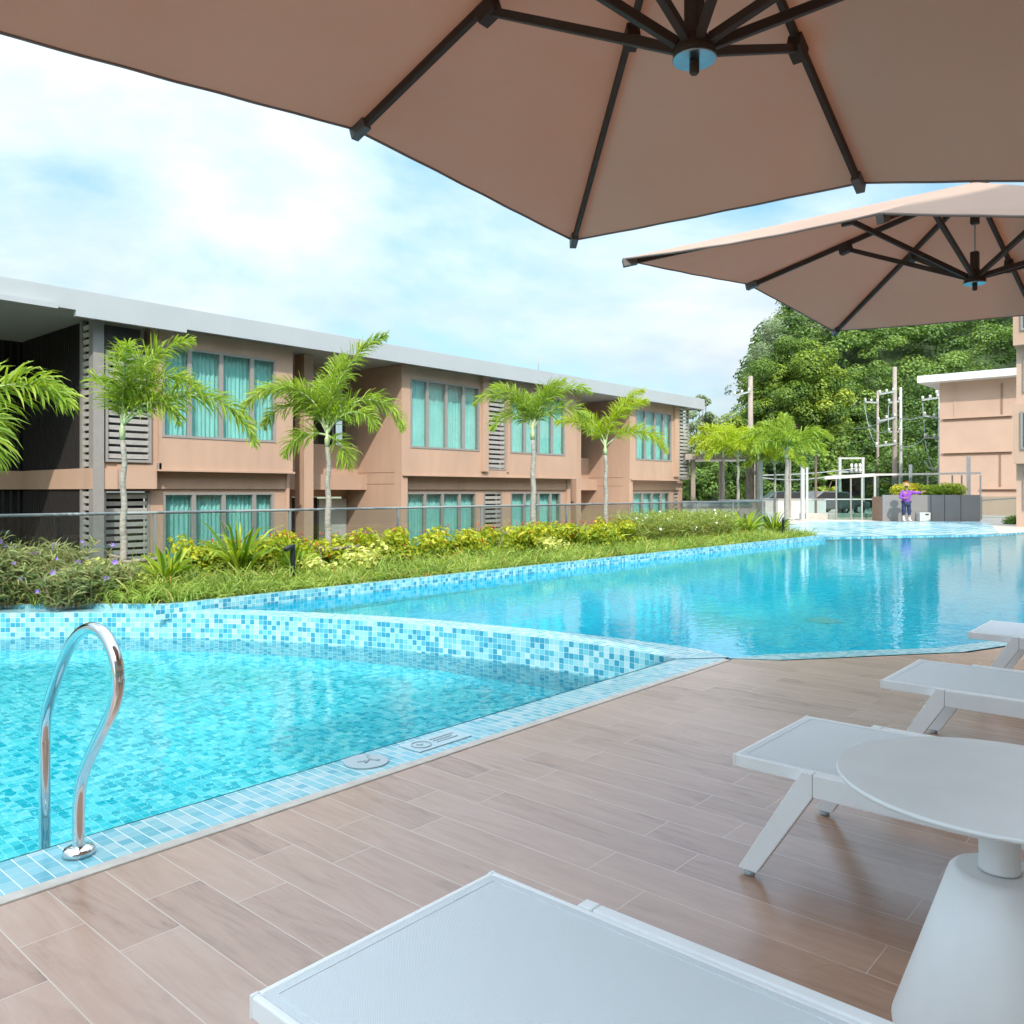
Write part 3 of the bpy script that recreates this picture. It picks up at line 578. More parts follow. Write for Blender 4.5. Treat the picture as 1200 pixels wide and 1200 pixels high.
def window(o, u0, u1, z0, z1, v, divs, seed, open_gap=None):
    """a framed window in the facade plane v (outer face), panes divided at divs, curtains drawn behind"""
    fr = MB(); w = .055
    fr.box(u0, u1, v-.015, v+.08, z0, z0+w); fr.box(u0, u1, v-.015, v+.08, z1-w, z1)
    xs = [u0] + list(divs) + [u1]
    for x in xs:
        x0, x1 = (x, x+w) if x == u0 else ((x-w, x) if x == u1 else (x-.045, x+.045))
        fr.box(x0, x1, v-.012, v+.078, z0+w, z1-w)
    f_ = loc(fr, o).build('window', M['frame_grey'], o)
    gl = MB()
    for a_, b_ in zip(xs, xs[1:]): gl.box(a_+.03, b_-.03, v+.03, v+.034, z0+w*.6, z1-w*.6)
    loc(gl, o).build('pane', M['glass'], f_)
    cu = MB(); curtain(cu, u0-.06, u1+.06, z0-.1, z1+.03, v+.20, seed); loc(cu, o).build('curtain', M['curtain'], f_)
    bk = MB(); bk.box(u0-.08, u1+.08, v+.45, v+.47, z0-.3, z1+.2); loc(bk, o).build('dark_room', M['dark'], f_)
    return f_
def louvre(o, u0, u1, z0, z1, v, pitch=.145):
    mb = MB(); w = .05
    mb.box(u0, u0+w, v-.012, v+.10, z0, z1); mb.box(u1-w, u1, v-.012, v+.10, z0, z1); mb.box(u0+w, u1-w, v-.012, v+.10, z1-w, z1); mb.box(u0+w, u1-w, v-.012, v+.10, z0, z0+w)
    f_ = loc(mb, o).build('louvre_frame', M['frame_grey'], o); sl_ = MB(); z = z0+w+.04
    while z < z1-w-.04:
        sl_.obox((u0+w+.002, v+.03, z+.03), (u1-w-.002, v+.03, z+.03), .014, .088, up=(0, -.30, 1)); z += pitch
    loc(sl_, o).build('louvre_slats', M['slat_grey'], f_)
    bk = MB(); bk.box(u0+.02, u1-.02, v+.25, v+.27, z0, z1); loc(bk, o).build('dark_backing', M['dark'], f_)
wl = MB(); ZS, ZT = 1.87, 4.86
# bay 1
A_, B_ = 6.81, 11.42
wall_holes(wl, 8.15, B_, ZS, ZT, V0, V0+.25, [(8.21, 10.95, 2.55, 4.5)])
wall_holes(wl, 7.02, 8.149, 1.46, ZT, V0+.08, V0+.25, [(7.02, 8.0, 2.0, ZT)])
wall_holes(wl, 7.02, 11.5, ZG, 1.455, V1, V1+.25, [(7.1, 8.12, -1.0, 1.40), (8.40, 11.12, -.95, 1.38)])
wl.box(11.421, 11.5, V0+.26, VB, ZG, ZT); wl.box(8.15, 8.16, V0+.26, V0+.7, ZS, ZT)
# bay 2
wall_holes(wl, 14.87, 22.79, ZS, ZT, V0, V0+.25, [(15.18, 17.94, 2.6, 4.52), (18.28, 19.14, 2.05, ZT), (19.34, 22.14, 2.6, 4.52)])
wl.box(18.0, 18.24, V0-.10, V0-.001, 2.0, 4.86); wl.box(19.16, 19.22, V0-.06, V0-.001, 2.0, 4.86)
wall_holes(wl, 14.87, 22.9, ZG, 1.455, V1, V1+.25, [(15.35, 18.15, -.95, 1.38), (18.5, 19.35, -.95, 1.38), (19.75, 22.35, -.95, 1.38)])
wl.box(14.868, 15.10, V0+.251, VB, ZG, ZT); wl.box(14.868, 15.10, V0+.02, V0+.25, ZG, ZS-.001)
wl.box(22.6, 22.788, V0+.251, VB, ZG, ZT)
# bay 3
wall_holes(wl, 26.12, 29.74, ZS, ZT, V0, V0+.25, [(26.53, 29.17, 2.6, 4.52)])
wl.box(29.3, 29.62, V0-.10, V0-.001, 2.0, 4.86)
wall_holes(wl, 26.12, 30.5, ZG, 1.455, V1, V1+.25, [(26.85, 29.6, -.95, 1.38), (29.9, 30.45, -.95, 1.38)])
wl.box(26.118, 26.35, V0+.251, VB, ZG, ZT); wl.box(26.118, 26.35, V0+.02, V0+.25, ZG, ZS-.001); wl.box(30.3, 30.55, V0+.30, 26, ZG, ZT)
# recesses: pillar, back walls with door openings, balcony parapets
for (a_, b_) in ((11.5, 14.868), (22.9, 26.118)):
    w_ = b_-a_
    wl.box(a_+.62, a_+.90, V0+.55, V0+.95, ZG, ZT)
    wall_holes(wl, a_, b_, ZG, ZT, VB, VB+.2, [(a_+1.5, b_-.02, 2.0, 4.5), (a_+1.5, b_-.05, ZG, 1.25)])
    wl.box(a_, b_, VB-.5, VB-.38, 1.87, 2.70); 
sd = MB()
loc(wl, blk).build('wall', M['wall_paint'], blk)
# recessed joint lines pressed into the side walls
jl = MB()
for U_ in (14.868, 26.118):
    for z_ in (1.60, 1.92): jl.box(U_-.004, U_+.01, V0+.3, VB-.4, z_, z_+.018)
loc(jl, blk).build('wall_joint', M['wall_line'], blk)
# floor band and its thin ledges
bd = MB()
for a_, b_ in ((7.02, 11.5), (14.87, 22.9), (26.12, 30.55)): bd.box(a_, b_, V1-.06, V1+.3, 1.456, 1.829)
for a_, b_ in ((8.12, 11.46), (14.9, 22.85), (26.2, 29.75)): bd.box(a_, b_, V0-.045, V1+.2, 1.83, 1.869)
for a_, b_ in ((11.5, 14.867), (22.9, 26.117)): bd.box(a_+.001, b_-.001, VB-.9, VB-.001, 1.45, 1.868)
loc(bd, blk).build('floor_band', M['wall_paint'], blk)
# corner with its posts and dark slatted side
cp_ = MB(); cp_.box(6.81, 7.02, V0-.01, V0+.2, ZG, ZT); cp_.box(6.815, 6.90, V0+.56, V0+.66, ZG, ZT); cp_.box(7.02, 7.10, V0+.09, V0+.2, ZG, 1.45); cp_.box(8.13, 8.20, V0-.0, V0+.08, ZS, 2.0)
loc(cp_, blk).build('corner_post', M['frame_grey'], blk)
loc(MB().box(7.03, 7.75, V0-.012, V0+.3, 4.30, 4.74), blk).build('service_box', M['dark_slat'], blk)
for zz0, zz1 in ((1.95, 4.8), (-1.4, 1.42)):
    z = zz0; ls = MB()
    while z < zz1: ls.obox((6.85, V0+.21, z), (6.85, V0+.555, z), .014, .088, up=(-.30, 0, 1)); z += .145
    loc(ls, blk).build('side_slats', M['slat_grey'], blk)
ds = MB(); v = V0+.72
while v < 20.9:
    for z0_, z1_ in ((1.88, 4.84), (ZG, 1.42)): ds.box(6.83, 6.90, v, v+.035, z0_, z1_)
    v += .105
u = 6.78
while u > -3:
    for z0_, z1_ in ((1.88, 4.84), (ZG, 1.42)): ds.box(u-.04, u, 20.96, 21.03, z0_, z1_)
    u -= .16
loc(ds, blk).build('vertical_slats', M['dark_slat'], blk)
db = MB(); db.box(6.93, 6.95, V0+.3, 20.95, ZG, ZT); db.box(-3.2, 6.99, 21.10, 21.12, ZG, ZT); loc(db, blk).build('dark_screen', M['dark'], blk)
fb_ = MB(); fb_.box(6.80, 7.3, V0+.02, 21.2, 1.45, 1.869); fb_.box(-3.2, 6.799, 20.88, 21.2, 1.45, 1.869); fb_.box(7.3, 8.12, V0+.05, V0+.4, 1.456, 1.95)
loc(fb_, blk).build('floor_band', M['wall_paint'], blk)
for u_ in (2.2, 4.8): loc(MB().box(u_, u_+.3, 20.7, 20.9, ZG, 1.449), blk).build('column', M['frame_grey'], blk)
# roof: soffit slab with a deep sheet metal fascia
rf = MB(); rf.box(-3.5, 30.9, 16.62, 27, 4.87, 5.0); loc(rf, blk).build('soffit', M['soffit'], blk)
fa = MB(); fa.box(-3.5, 6.30, 16.5, 16.62, 4.845, 5.22); fa.box(6.301, 8.50, 16.5, 16.62, 4.73, 5.22); fa.box(8.501, 30.9, 16.5, 16.62, 4.80, 5.22)
fa.box(-3.5, 30.9, 16.621, 27, 5.001, 5.16); fa.box(30.9, 31.0, 16.5, 27, 4.80, 5.22); fa.box(-3.5, 5.95, 16.40, 16.499, 4.80, 4.90)
ro_ = loc(fa, blk).build('roof', M['roof_metal'], blk)
cpn = MB(); cpn.box(-3.49, 30.99, 16.51, 16.64, 5.221, 5.235); loc(cpn, blk).build('coping_strip', M['roof_metal'], ro_)
for (u_, z_) in ((20.6, 5.235),):
    loc(MB().tube([(u_, 16.9, 5.16), (u_, 16.9, 5.85)], .009, 8), blk).build('lightning_rod', M['pole_conc'], ro_)
window(blk, 8.21, 10.95, 2.55, 4.5, V0, (8.82, 9.56, 10.33), 1)
window(blk, 8.40, 11.12, -.95, 1.38, V1, (9.1, 9.82, 10.6), 2)
window(blk, 15.18, 17.94, 2.6, 4.52, V0, (15.82, 16.56, 17.26), 3)
window(blk, 19.34, 22.14, 2.6, 4.52, V0, (20.05, 20.75, 21.45), 4)
window(blk, 15.35, 18.15, -.95, 1.38, V1, (16.05, 16.75, 17.45), 5)
window(blk, 19.75, 22.35, -.95, 1.38, V1, (20.45, 21.15, 21.8), 6)
window(blk, 26.53, 29.17, 2.6, 4.52, V0, (27.2, 27.9, 28.55), 7)
window(blk, 26.85, 29.6, -.95, 1.38, V1, (27.55, 28.25, 28.95), 8)
louvre(blk, 7.06, 7.99, 2.0, 4.24, V0+.02); louvre(blk, 7.12, 8.11, -1.0, 1.38, V1)
louvre(blk, 18.29, 19.13, 2.06, 4.70, V0); louvre(blk, 18.51, 19.34, -.94, 1.37, V1)
louvre(blk, 29.76, 30.55, 1.9, 4.84, V0); louvre(blk, 29.91, 30.44, -.94, 1.37, V1)
for a_, b_ in ((11.5, 14.868), (22.9, 26.118)):       # dark glazed door and window at the back of each recess
    d_ = MB(); d_.box(a_+1.5, b_-.02, VB+.02, VB+.06, 2.0, 2.06); d_.box(a_+1.5, a_+1.56, VB+.02, VB+.06, 2.06, 4.5); d_.box(b_-.5, b_-.44, VB+.02, VB+.06, 2.06, 4.5)
    f_ = loc(d_, blk).build('window', M['frame_grey'], blk)
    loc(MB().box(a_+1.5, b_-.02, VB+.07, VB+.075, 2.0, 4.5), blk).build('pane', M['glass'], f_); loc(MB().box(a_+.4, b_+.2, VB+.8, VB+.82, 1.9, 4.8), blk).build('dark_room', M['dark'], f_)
    d_ = MB(); d_.box(b_-1.0, b_-.06, VB-.04, VB+.1, ZG, 1.2); dd = loc(d_, blk).build('door', M['white_wall'], blk)
    loc(MB().box(a_+1.5, b_-1.01, VB+.04, VB+.06, ZG, 1.24), blk).build('dark_glass', M['dark'], dd)

# glass balustrade behind the planting
gf = empty('glass_fence', (14, 12, 0), label='long glass balustrade with a thin grey top rail behind the planting', cat='fence')
rb_ = MB(); rb_.tube([(-4, 12, 1.085), (26.6, 12, 1.085), (26.6, 13.6, 1.085), (31.5, 13.6, 1.085)], .024, 10); loc(rb_, gf).build('top_rail', M['rail_grey'], gf)
gp = MB(); x = -4
posts = [-2.0, .6, 3.2, 5.68, 8.0, 10.4, 12.72, 15.69, 18.5, 22.08, 24.4, 26.6]
for a_, b_ in zip(posts, posts[1:]): loc(MB().box(a_+.03, b_-.03, 11.996, 12.006, .12, 1.055), gf).build('glass_panel', M['fence_glass'], gf)
for a_, b_ in ((26.63, 29), (29.06, 31.4)): loc(MB().box(a_, b_, 13.596, 13.606, .12, 1.055), gf).build('glass_panel', M['fence_glass'], gf)
for x in posts: loc(MB().box(x-.018, x+.018, 11.982, 12.018, .04, 1.07), gf).build('post', M['rail_grey'], gf)

# unseen block added behind the camera, sized to shade the deck
bb = empty('apartment_building', (10, -8, 0), label='terracotta apartment block added out of view behind the deck to shade it', cat='building')
w_ = MB(); hs = []
for z_ in (.6, 3.6, 6.4):
    x = -12
    while x < 30: hs.append((x, x+2.8, z_, z_+(1.9 if z_ < 6 else 1.2))); x += 4.2
wall_holes(w_, -14, 32, -.001, 8.2, -4.3, -4.0, hs); w_.box(-14, -13.7, -14, -4.301, 0, 8.2); w_.box(31.7, 32, -14, -4.301, 0, 8.2); w_.box(-13.7, 31.7, -14, -13.7, 0, 8.2)
loc(w_, bb).build('wall', M['wall_paint'], bb)
loc(MB().box(-14.5, 32.5, -14.5, -3.7, 8.201, 8.5), bb).build('roof', M['roof_metal'], bb)
for h in hs[:0]: pass
wf, wp = MB(), MB()
for h in hs:
    wf.box(h[0], h[0]+.06, -4.2, -4.1, h[2], h[3]); wf.box(h[1]-.06, h[1], -4.2, -4.1, h[2], h[3]); wf.box(h[0]+1.35, h[0]+1.45, -4.2, -4.1, h[2], h[3]); wp.box(h[0], h[1], -4.16, -4.15, h[2], h[3])
loc(wf, bb).build('window_frames', M['frame_grey'], bb); loc(wp, bb).build('window_panes', M['glass'], bb)
cu = MB(); cu.box(-13, 31, -4.6, -4.58, 0, 8); loc(cu, bb).build('curtain', M['curtain'], bb)
# ------------------------------------------------------------ foliage generators
def unit(a): return a/np.maximum(np.linalg.norm(a, axis=-1, keepdims=True), 1e-9)
def blades(base, dirs, L, w, droop, rn, side=None):
    """tapering blades of three stations; all arrays of n rows"""
    n = len(base); L = np.broadcast_to(L, n)[:, None]; w = np.broadcast_to(w, n)[:, None]; droop = np.broadcast_to(droop, n)[:, None]
    d = unit(dirs); s = unit(np.cross(d, rg.normal(size=(n, 3)))) if side is None else side
    dn = np.array([0, 0, -1.0]); p0 = base; p1 = base+d*L*.45; d2 = unit(d+dn*droop*.6); p2 = p1+d2*L*.3; d3 = unit(d2+dn*droop); p3 = p2+d3*L*.25
    V = np.stack([p0-s*w*.35, p0+s*w*.35, p1-s*w*.5, p1+s*w*.5, p2-s*w*.4, p2+s*w*.4, p3], 1).reshape(-1, 3)
    b = np.arange(n)[:, None]*7
    q = np.concatenate([b+np.array([[0, 1, 3, 2]]), b+np.array([[2, 3, 5, 4]])]); t = b+np.array([[4, 5, 6]])
    return V, [q, t], [np.concatenate([rn, rn]), rn]
def cards(base, nrm, size, rn, asp=.55, fold=.25):
    """leaf: two faces folded along the midrib"""
    n = len(base); size = np.broadcast_to(size, n)[:, None]
    nr = unit(nrm); t = unit(np.cross(nr, rg.normal(size=(n, 3)))); s = np.cross(nr, t)
    a_ = base-t*size*.5; c_ = base+t*size*.5; m_ = base-nr*size*fold*.0
    l_ = base+s*size*asp*.5+nr*size*fold*.35-t*size*.05; r_ = base-s*size*asp*.5+nr*size*fold*.35-t*size*.05
    V = np.stack([a_, l_, c_, r_], 1).reshape(-1, 3); b = np.arange(n)[:, None]*4
    return V, [np.concatenate([b+np.array([[0, 1, 2]]), b+np.array([[0, 2, 3]])])], [np.concatenate([rn, rn])]
def merge(parts):
    Vs, Fs, Rs, o_ = [], {}, {}, 0
    for V, Fl, Rl in parts:
        for f_, r_ in zip(Fl, Rl): Fs.setdefault(f_.shape[1], []).append(f_+o_); Rs.setdefault(f_.shape[1], []).append(r_)
        Vs.append(V); o_ += len(V)
    ks_ = sorted(Fs); return np.concatenate(Vs), [np.concatenate(Fs[k_]) for k_ in ks_], [np.concatenate(Rs[k_]) for k_ in ks_]
def shell(centres, radii, n, squash=.8, inner=.55):
    """n random points round each centre, mostly near its surface; returns points and outward directions"""
    c = np.repeat(centres, n, 0); r = np.repeat(np.broadcast_to(radii, len(centres)), n)
    d = unit(rg.normal(size=(len(c), 3))); rr = r*(inner+(1-inner)*rg.random(len(c))**.5)
    return c+d*rr[:, None]*np.array([1, 1, squash]), d
def leafy(centres, radii, n, size, squash=.8, up=.5, inner=.5, asp=.55, bright=0.0):
    p, d = shell(centres, radii, n, squash, inner); nrm = d+np.array([0, 0, up])+rg.normal(size=d.shape)*.45
    rn = np.clip(.15+.5*rg.random(len(p))+bright+.22*np.repeat(rg.normal(size=len(centres)), n)*.6+.12*d[:, 2], 0, 1)
    return cards(p, nrm, size*rg.uniform(.6, 1.25, len(p)), rn, asp)

# ------------------------------------------------------------ foxtail palms
def frond(base, az, th0, L, bend, n=None, leaf=.36, w=.018, dens=150, plum=1.0, t0=.14):
    """az: degrees, 0 = towards the right of the photograph, 90 = away from the camera"""
    h = RT*math.cos(R(az)) + FW*math.sin(R(az)); h = np.array(h); z = np.array([0, 0, 1.0]); K = 26; pts = [np.array(base, float)]; ts = []
    for i in range(K):
        t = (i+.5)/K; th = R(th0-bend*t**1.25); d = h*math.cos(th)+z*math.sin(th); ts.append(d); pts.append(pts[-1]+d*L/K)
    ts.append(ts[-1]); pts = np.array(pts); ts = np.array(ts)
    m = int(dens*L); t = t0+(1-t0)*rg.random(m); f = t*K; i = np.minimum(f.astype(int), K-1); fr = (f-i)[:, None]
    p = pts[i]*(1-fr)+pts[i+1]*fr; tg = unit(ts[i]); sd = unit(np.cross(tg, z)+1e-6*h); upv = np.cross(sd, tg)
    side = rg.choice([-1, 1], m)[:, None]; an = rg.uniform(-1.0, 1.35, m)[:, None]*plum
    d = sd*side*np.cos(an)+upv*np.sin(an)*.9+tg*(.55+.7*t[:, None]**2)
    ll = leaf*(np.sin(np.pi*np.clip(.18+.80*t, 0, 1))**.6*.95+.12)*rg.uniform(.8, 1.15, m)
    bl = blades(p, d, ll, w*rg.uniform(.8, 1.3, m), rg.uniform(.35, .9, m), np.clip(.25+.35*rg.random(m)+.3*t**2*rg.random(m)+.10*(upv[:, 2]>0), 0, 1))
    return bl, pts
def palm(x, y, zb, zc, r0, fronds, label, group, mt='palm', props=True, scale=1.0, lean=0.0, name='foxtail_palm', leaf=.36, w=.016, dens=165, shaft=.30):
    o = empty(name, (x, y, zb), label=label, cat='palm tree', group=group); H_ = zc-zb
    path = [(0, 0, 0)]; rad = [r0*1.5]
    for i in range(1, 15): t = i/14; path.append((lean*math.sin(t*2.5)*.1+.012*math.sin(i*1.7), .01*math.cos(i*1.3), t*(H_-shaft))); rad.append(r0*(1.35-.5*t)*(1+.05*(i % 2)))
    MB().tube(path, rad, 14).build('trunk', M['trunk_pale'], o)
    tx_, ty_ = path[-1][0], path[-1][1]
    MB().tube([(tx_, ty_, H_-shaft-.01), (tx_, ty_, H_-shaft+.12), (tx_, ty_, H_-.15), (tx_, ty_, H_+.05)], [r0*.88, r0*1.05, r0*.7, r0*.35], 14).build('crownshaft', M['crownshaft'], o)
    for (az, th0, L, bend) in fronds:
        bl, pts = frond((tx_, ty_, H_-.12), az, th0, L, bend, leaf=leaf, w=w, dens=dens)
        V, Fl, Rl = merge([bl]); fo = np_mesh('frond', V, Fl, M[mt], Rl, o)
        MB().tube([tuple(p) for p in pts[::2]], [max(.004, .020*scale*(1-i/len(pts[::2]))) for i in range(len(pts[::2]))], 6).build('stem', M['crownshaft'], fo)
    if props:
        pr_ = empty('palm_support', (x, y, 0), label='weathered timber stakes and cross rails tied round ' + label.split(' palm')[0] + ' palm', cat='plant support', group='timber palm supports')
        zt = zb+.46
        for dx_, dy_ in ((-.30, -.22), (.34, -.18), (.05, .34)): MB().tube([(dx_*1.15, dy_*1.15, .02), (dx_, dy_, zt)], .028, 8).build('stake', M['stake'], pr_)
        MB().tube([(-.42, -.23, zt-.03), (.46, -.20, zt)], .026, 8).build('cross_rail', M['stake'], pr_)
        MB().tube([(-.36, -.34, zt+.02), (.12, .42, zt-.02)], .024, 8).build('cross_rail', M['stake'], pr_); MB().tube([(.38, -.30, zt-.07), (.0, .42, zt+.03)], .024, 8).build('cross_rail', M['stake'], pr_)
    return o
GP = 'foxtail palms in the planting bed'
palm(4.75, 10.9, .05, 2.38, .036, [(10, 88, 1.55, 80), (-60, 86, 1.3, 78), (70, 86, 1.35, 70), (0, 80, 1.35, 120), (-12, 60, 1.05, 130), (-3, 44, 2.15, 118), (175, 84, .8, 60)],
     'slim palm in front of the corner louvres', GP)
palm(7.98, 10.9, .05, 2.42, .042, [(178, 80, 1.95, 150), (168, 70, 1.45, 140), (85, 86, 1.7, 60), (15, 88, 2.0, 62), (110, 84, 1.4, 85), (3, 74, 1.72, 158), (-25, 62, 1.15, 125), (205, 15, .80, 95), (-30, -20, .7, 65), (200, 84, 1.5, 120)],
     'tall palm in front of the first dark recess of the block', GP)
palm(13.12, 10.9, .05, 2.78, .050, [(180, 80, 1.65, 125), (165, 84, 1.4, 85), (8, 82, 1.75, 110), (-5, 66, 1.65, 155), (25, 86, 1.4, 70), (95, 84, 1.2, 90), (185, 64, 1.1, 140)],
     'middle palm before the grey louvre strip between two windows', GP)
palm(15.74, 10.9, .05, 2.55, .046, [(25, 80, 1.8, 62), (5, 84, 1.6, 85), (172, 64, 1.4, 85), (-10, 48, 1.7, 122), (150, 80, 1.2, 80)],
     'yellower palm at the second dark recess of the block', GP, mt='palm_yellow')
palm(2.85, 11.55, .05, 2.10, .06, [(-2, 62, 1.95, 105), (-25, 48, 1.4, 140), (120, 60, 1.7, 110), (180, 60, 1.8, 110), (250, 60, 1.7, 110), (300, 48, 1.6, 120)],
     'leftmost palm whose drooping fronds enter from the left edge', GP, leaf=.54, w=.026, dens=125)

# ------------------------------------------------------------ planting bed
def bed_y(u): return CV+.20
def scatter(n, u0, u1, v0, v1, bias=1.0):
    u = u0+(u1-u0)*rg.random(n)**bias; v = v0+(v1-v0)*rg.random(n); return u, v
def left_ok(u, v):                      # behind the curved wall of the small pool
    ap = np.array([(p[0], p[1]) for p in arc_out[::-1]]); lim = np.interp(v, [p[1] for p in arc_out], [p[0] for p in arc_out])
    return u > lim-.02
# grass-like ground cover
n = 46000; u, v = scatter(n, -1, 24.4, CV+.16, 11.3, 1.35); ok = left_ok(u, v) & (u > 2.6); ok &= rg.random(n) < np.where(v < 10.3, 1, .55); u, v = u[ok], v[ok]; n = len(u)
tuft = np.stack([np.round(u*5.5)/5.5, np.round(v*5.5)/5.5], 1); jit = np.stack([np.sin(tuft[:, 0]*91+tuft[:, 1]*37), np.cos(tuft[:, 0]*53-tuft[:, 1]*71)], 1)*.06
bx_ = np.stack([u*.45+(tuft[:, 0]+jit[:, 0])*.55, v*.45+(tuft[:, 1]+jit[:, 1])*.55], 1); bx_[:, 1] = np.maximum(bx_[:, 1], CV+.17)
az_ = rg.random(n)*2*np.pi; sp_ = rg.uniform(.25, 1.1, n)
d = np.stack([np.cos(az_)*sp_, np.sin(az_)*sp_, np.ones(n)], 1); hgt = (.34+.16*np.clip(v-9.5, 0, 1.5))*(.78+.30*np.sin(tuft[:, 0]*3.7+np.sin(tuft[:, 1]*5))**2)*np.where(u < 5.2, 1.15, 1)*rg.uniform(.55, 1.2, n)
clump = .5+.5*np.sin(bx_[:, 0]*2.1+np.sin(bx_[:, 1]*3))
V, Fl, Rl = blades(np.stack([bx_[:, 0], bx_[:, 1], np.full(n, .04)], 1), d, hgt, rg.uniform(.010, .020, n), rg.uniform(.5, 1.6, n), np.clip(.12+.62*rg.random(n)+.16*clump+(rg.random(n) > .97)*.4, 0, 1))
np_mesh('ground_cover', V, Fl, M['grass'], Rl, kind='stuff', label='grass like ground cover along the pool kerb', cat='ground cover')
def croton(cx, cy, w_, h_, nl, mt, size=.10, tips=True, asp=.42):
    k_ = max(6, int(w_*14)); c = np.stack([cx+(rg.random(k_)-.5)*w_, cy+(rg.random(k_)-.5)*w_*.7, .18+rg.random(k_)*(h_-.28)], 1)
    p, dd = shell(c, .20, nl//k_, .8, .3); p[:, 2] = np.maximum(p[:, 2], .06)
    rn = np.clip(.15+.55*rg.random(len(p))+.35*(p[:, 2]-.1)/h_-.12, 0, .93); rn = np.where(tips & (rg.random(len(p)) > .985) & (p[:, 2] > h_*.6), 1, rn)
    return cards(p, dd+np.array([0, 0, .5])+rg.normal(size=dd.shape)*.5, size*rg.uniform(.6, 1.2, len(p)), rn, asp, .3)
parts = []
for u_ in np.arange(5.6, 9.9, .36): parts.append(croton(u_, 10.95+rg.normal()*.15, .7, .68+.12*rg.random(), 900, 'croton', .11))
for u_ in np.arange(10.2, 16.6, .40): parts.append(croton(u_, 10.75+rg.normal()*.18, .75, .66+.12*rg.random(), 760, 'croton', .115))
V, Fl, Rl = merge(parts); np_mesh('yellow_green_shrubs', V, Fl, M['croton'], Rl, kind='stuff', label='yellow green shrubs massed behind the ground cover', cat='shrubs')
# red flower tips standing above the shrubs
tb_ = MB()
for i in range(110):
    u_ = rnd.uniform(5.6, 16.6); v_ = rnd.uniform(10.6, 11.2); z_ = rnd.uniform(.68, .78); tb_.tube([(u_, v_, z_-.03), (u_, v_, z_), (u_, v_, z_+.02)], [.006, .011, .002], 5)
tb_.build('red_flower_spikes', M['red_tip'], kind='stuff', label='small red flower spikes above the shrubs', cat='flowers')
# yellow variegated plants at the feet of the palms
for i, (u_, v_, s_, lb) in enumerate(((4.6, 10.45, .45, 'pale yellow leafed shrub at the foot of the corner palm'), (8.25, 10.35, .5, 'cream and yellow leafed shrub before the second palm trunk'), (7.4, 10.3, .35, 'small pale yellow shrub left of the second palm support'), (12.9, 10.4, .5, 'pale yellow shrub at the foot of the middle palm'))):
    V, Fl, Rl = croton(0, 0, s_*1.5, s_+.08, 620, 'variegated', .09, False, .6); np_mesh('variegated_shrub', V, Fl, M['variegated'], Rl, label=lb, cat='shrub', group='pale yellow shrubs').location = (u_, v_, 0)
# strap leaved plants
def strap(u_, v_, h_, n_, lb, z0=.1):
    az_ = rg.random(n_)*2*np.pi; sp_ = rg.uniform(.2, 1.0, n_); d = np.stack([np.cos(az_)*sp_, np.sin(az_)*sp_, np.ones(n_)], 1)
    V, Fl, Rl = blades(np.tile(np.array([[0, 0, z0]]), (n_, 1))+rg.normal(size=(n_, 3))*.03, d, h_*rg.uniform(.7, 1.15, n_), .055, rg.uniform(.2, .9, n_), rg.random(n_))
    return np_mesh('strap_leaf_plant', V, Fl, M['broad'], Rl, label=lb, cat='plant', group='strap leaved plants', ).__setattr__('location', (u_, v_, 0))
strap(5.05, 10.3, .62, 46, 'bright green strap leaved plant right of the corner palm', .15)
strap(6.35, 10.8, .85, 60, 'tall strap leaved plant rising over the shrubs left of the black garden light', .2)
strap(7.15, 10.6, .70, 46, 'strap leaved plant just right of the nearest black garden light')
strap(14.3, 10.7, .72, 60, 'strap leaved plant between the middle palm and the yellower palm')
strap(15.2, 10.6, .66, 50, 'strap leaved plant left of the yellower palm trunk')
strap(22.4, 10.6, .85, 80, 'largest strap leaved plant near the far end of the bed')
strap(23.4, 10.2, .8, 70, 'strap leaved plant at the far corner of the bed beside the pool shelf')
strap(21.2, 10.7, .8, 70, 'strap leaved plant third from the far end of the bed')
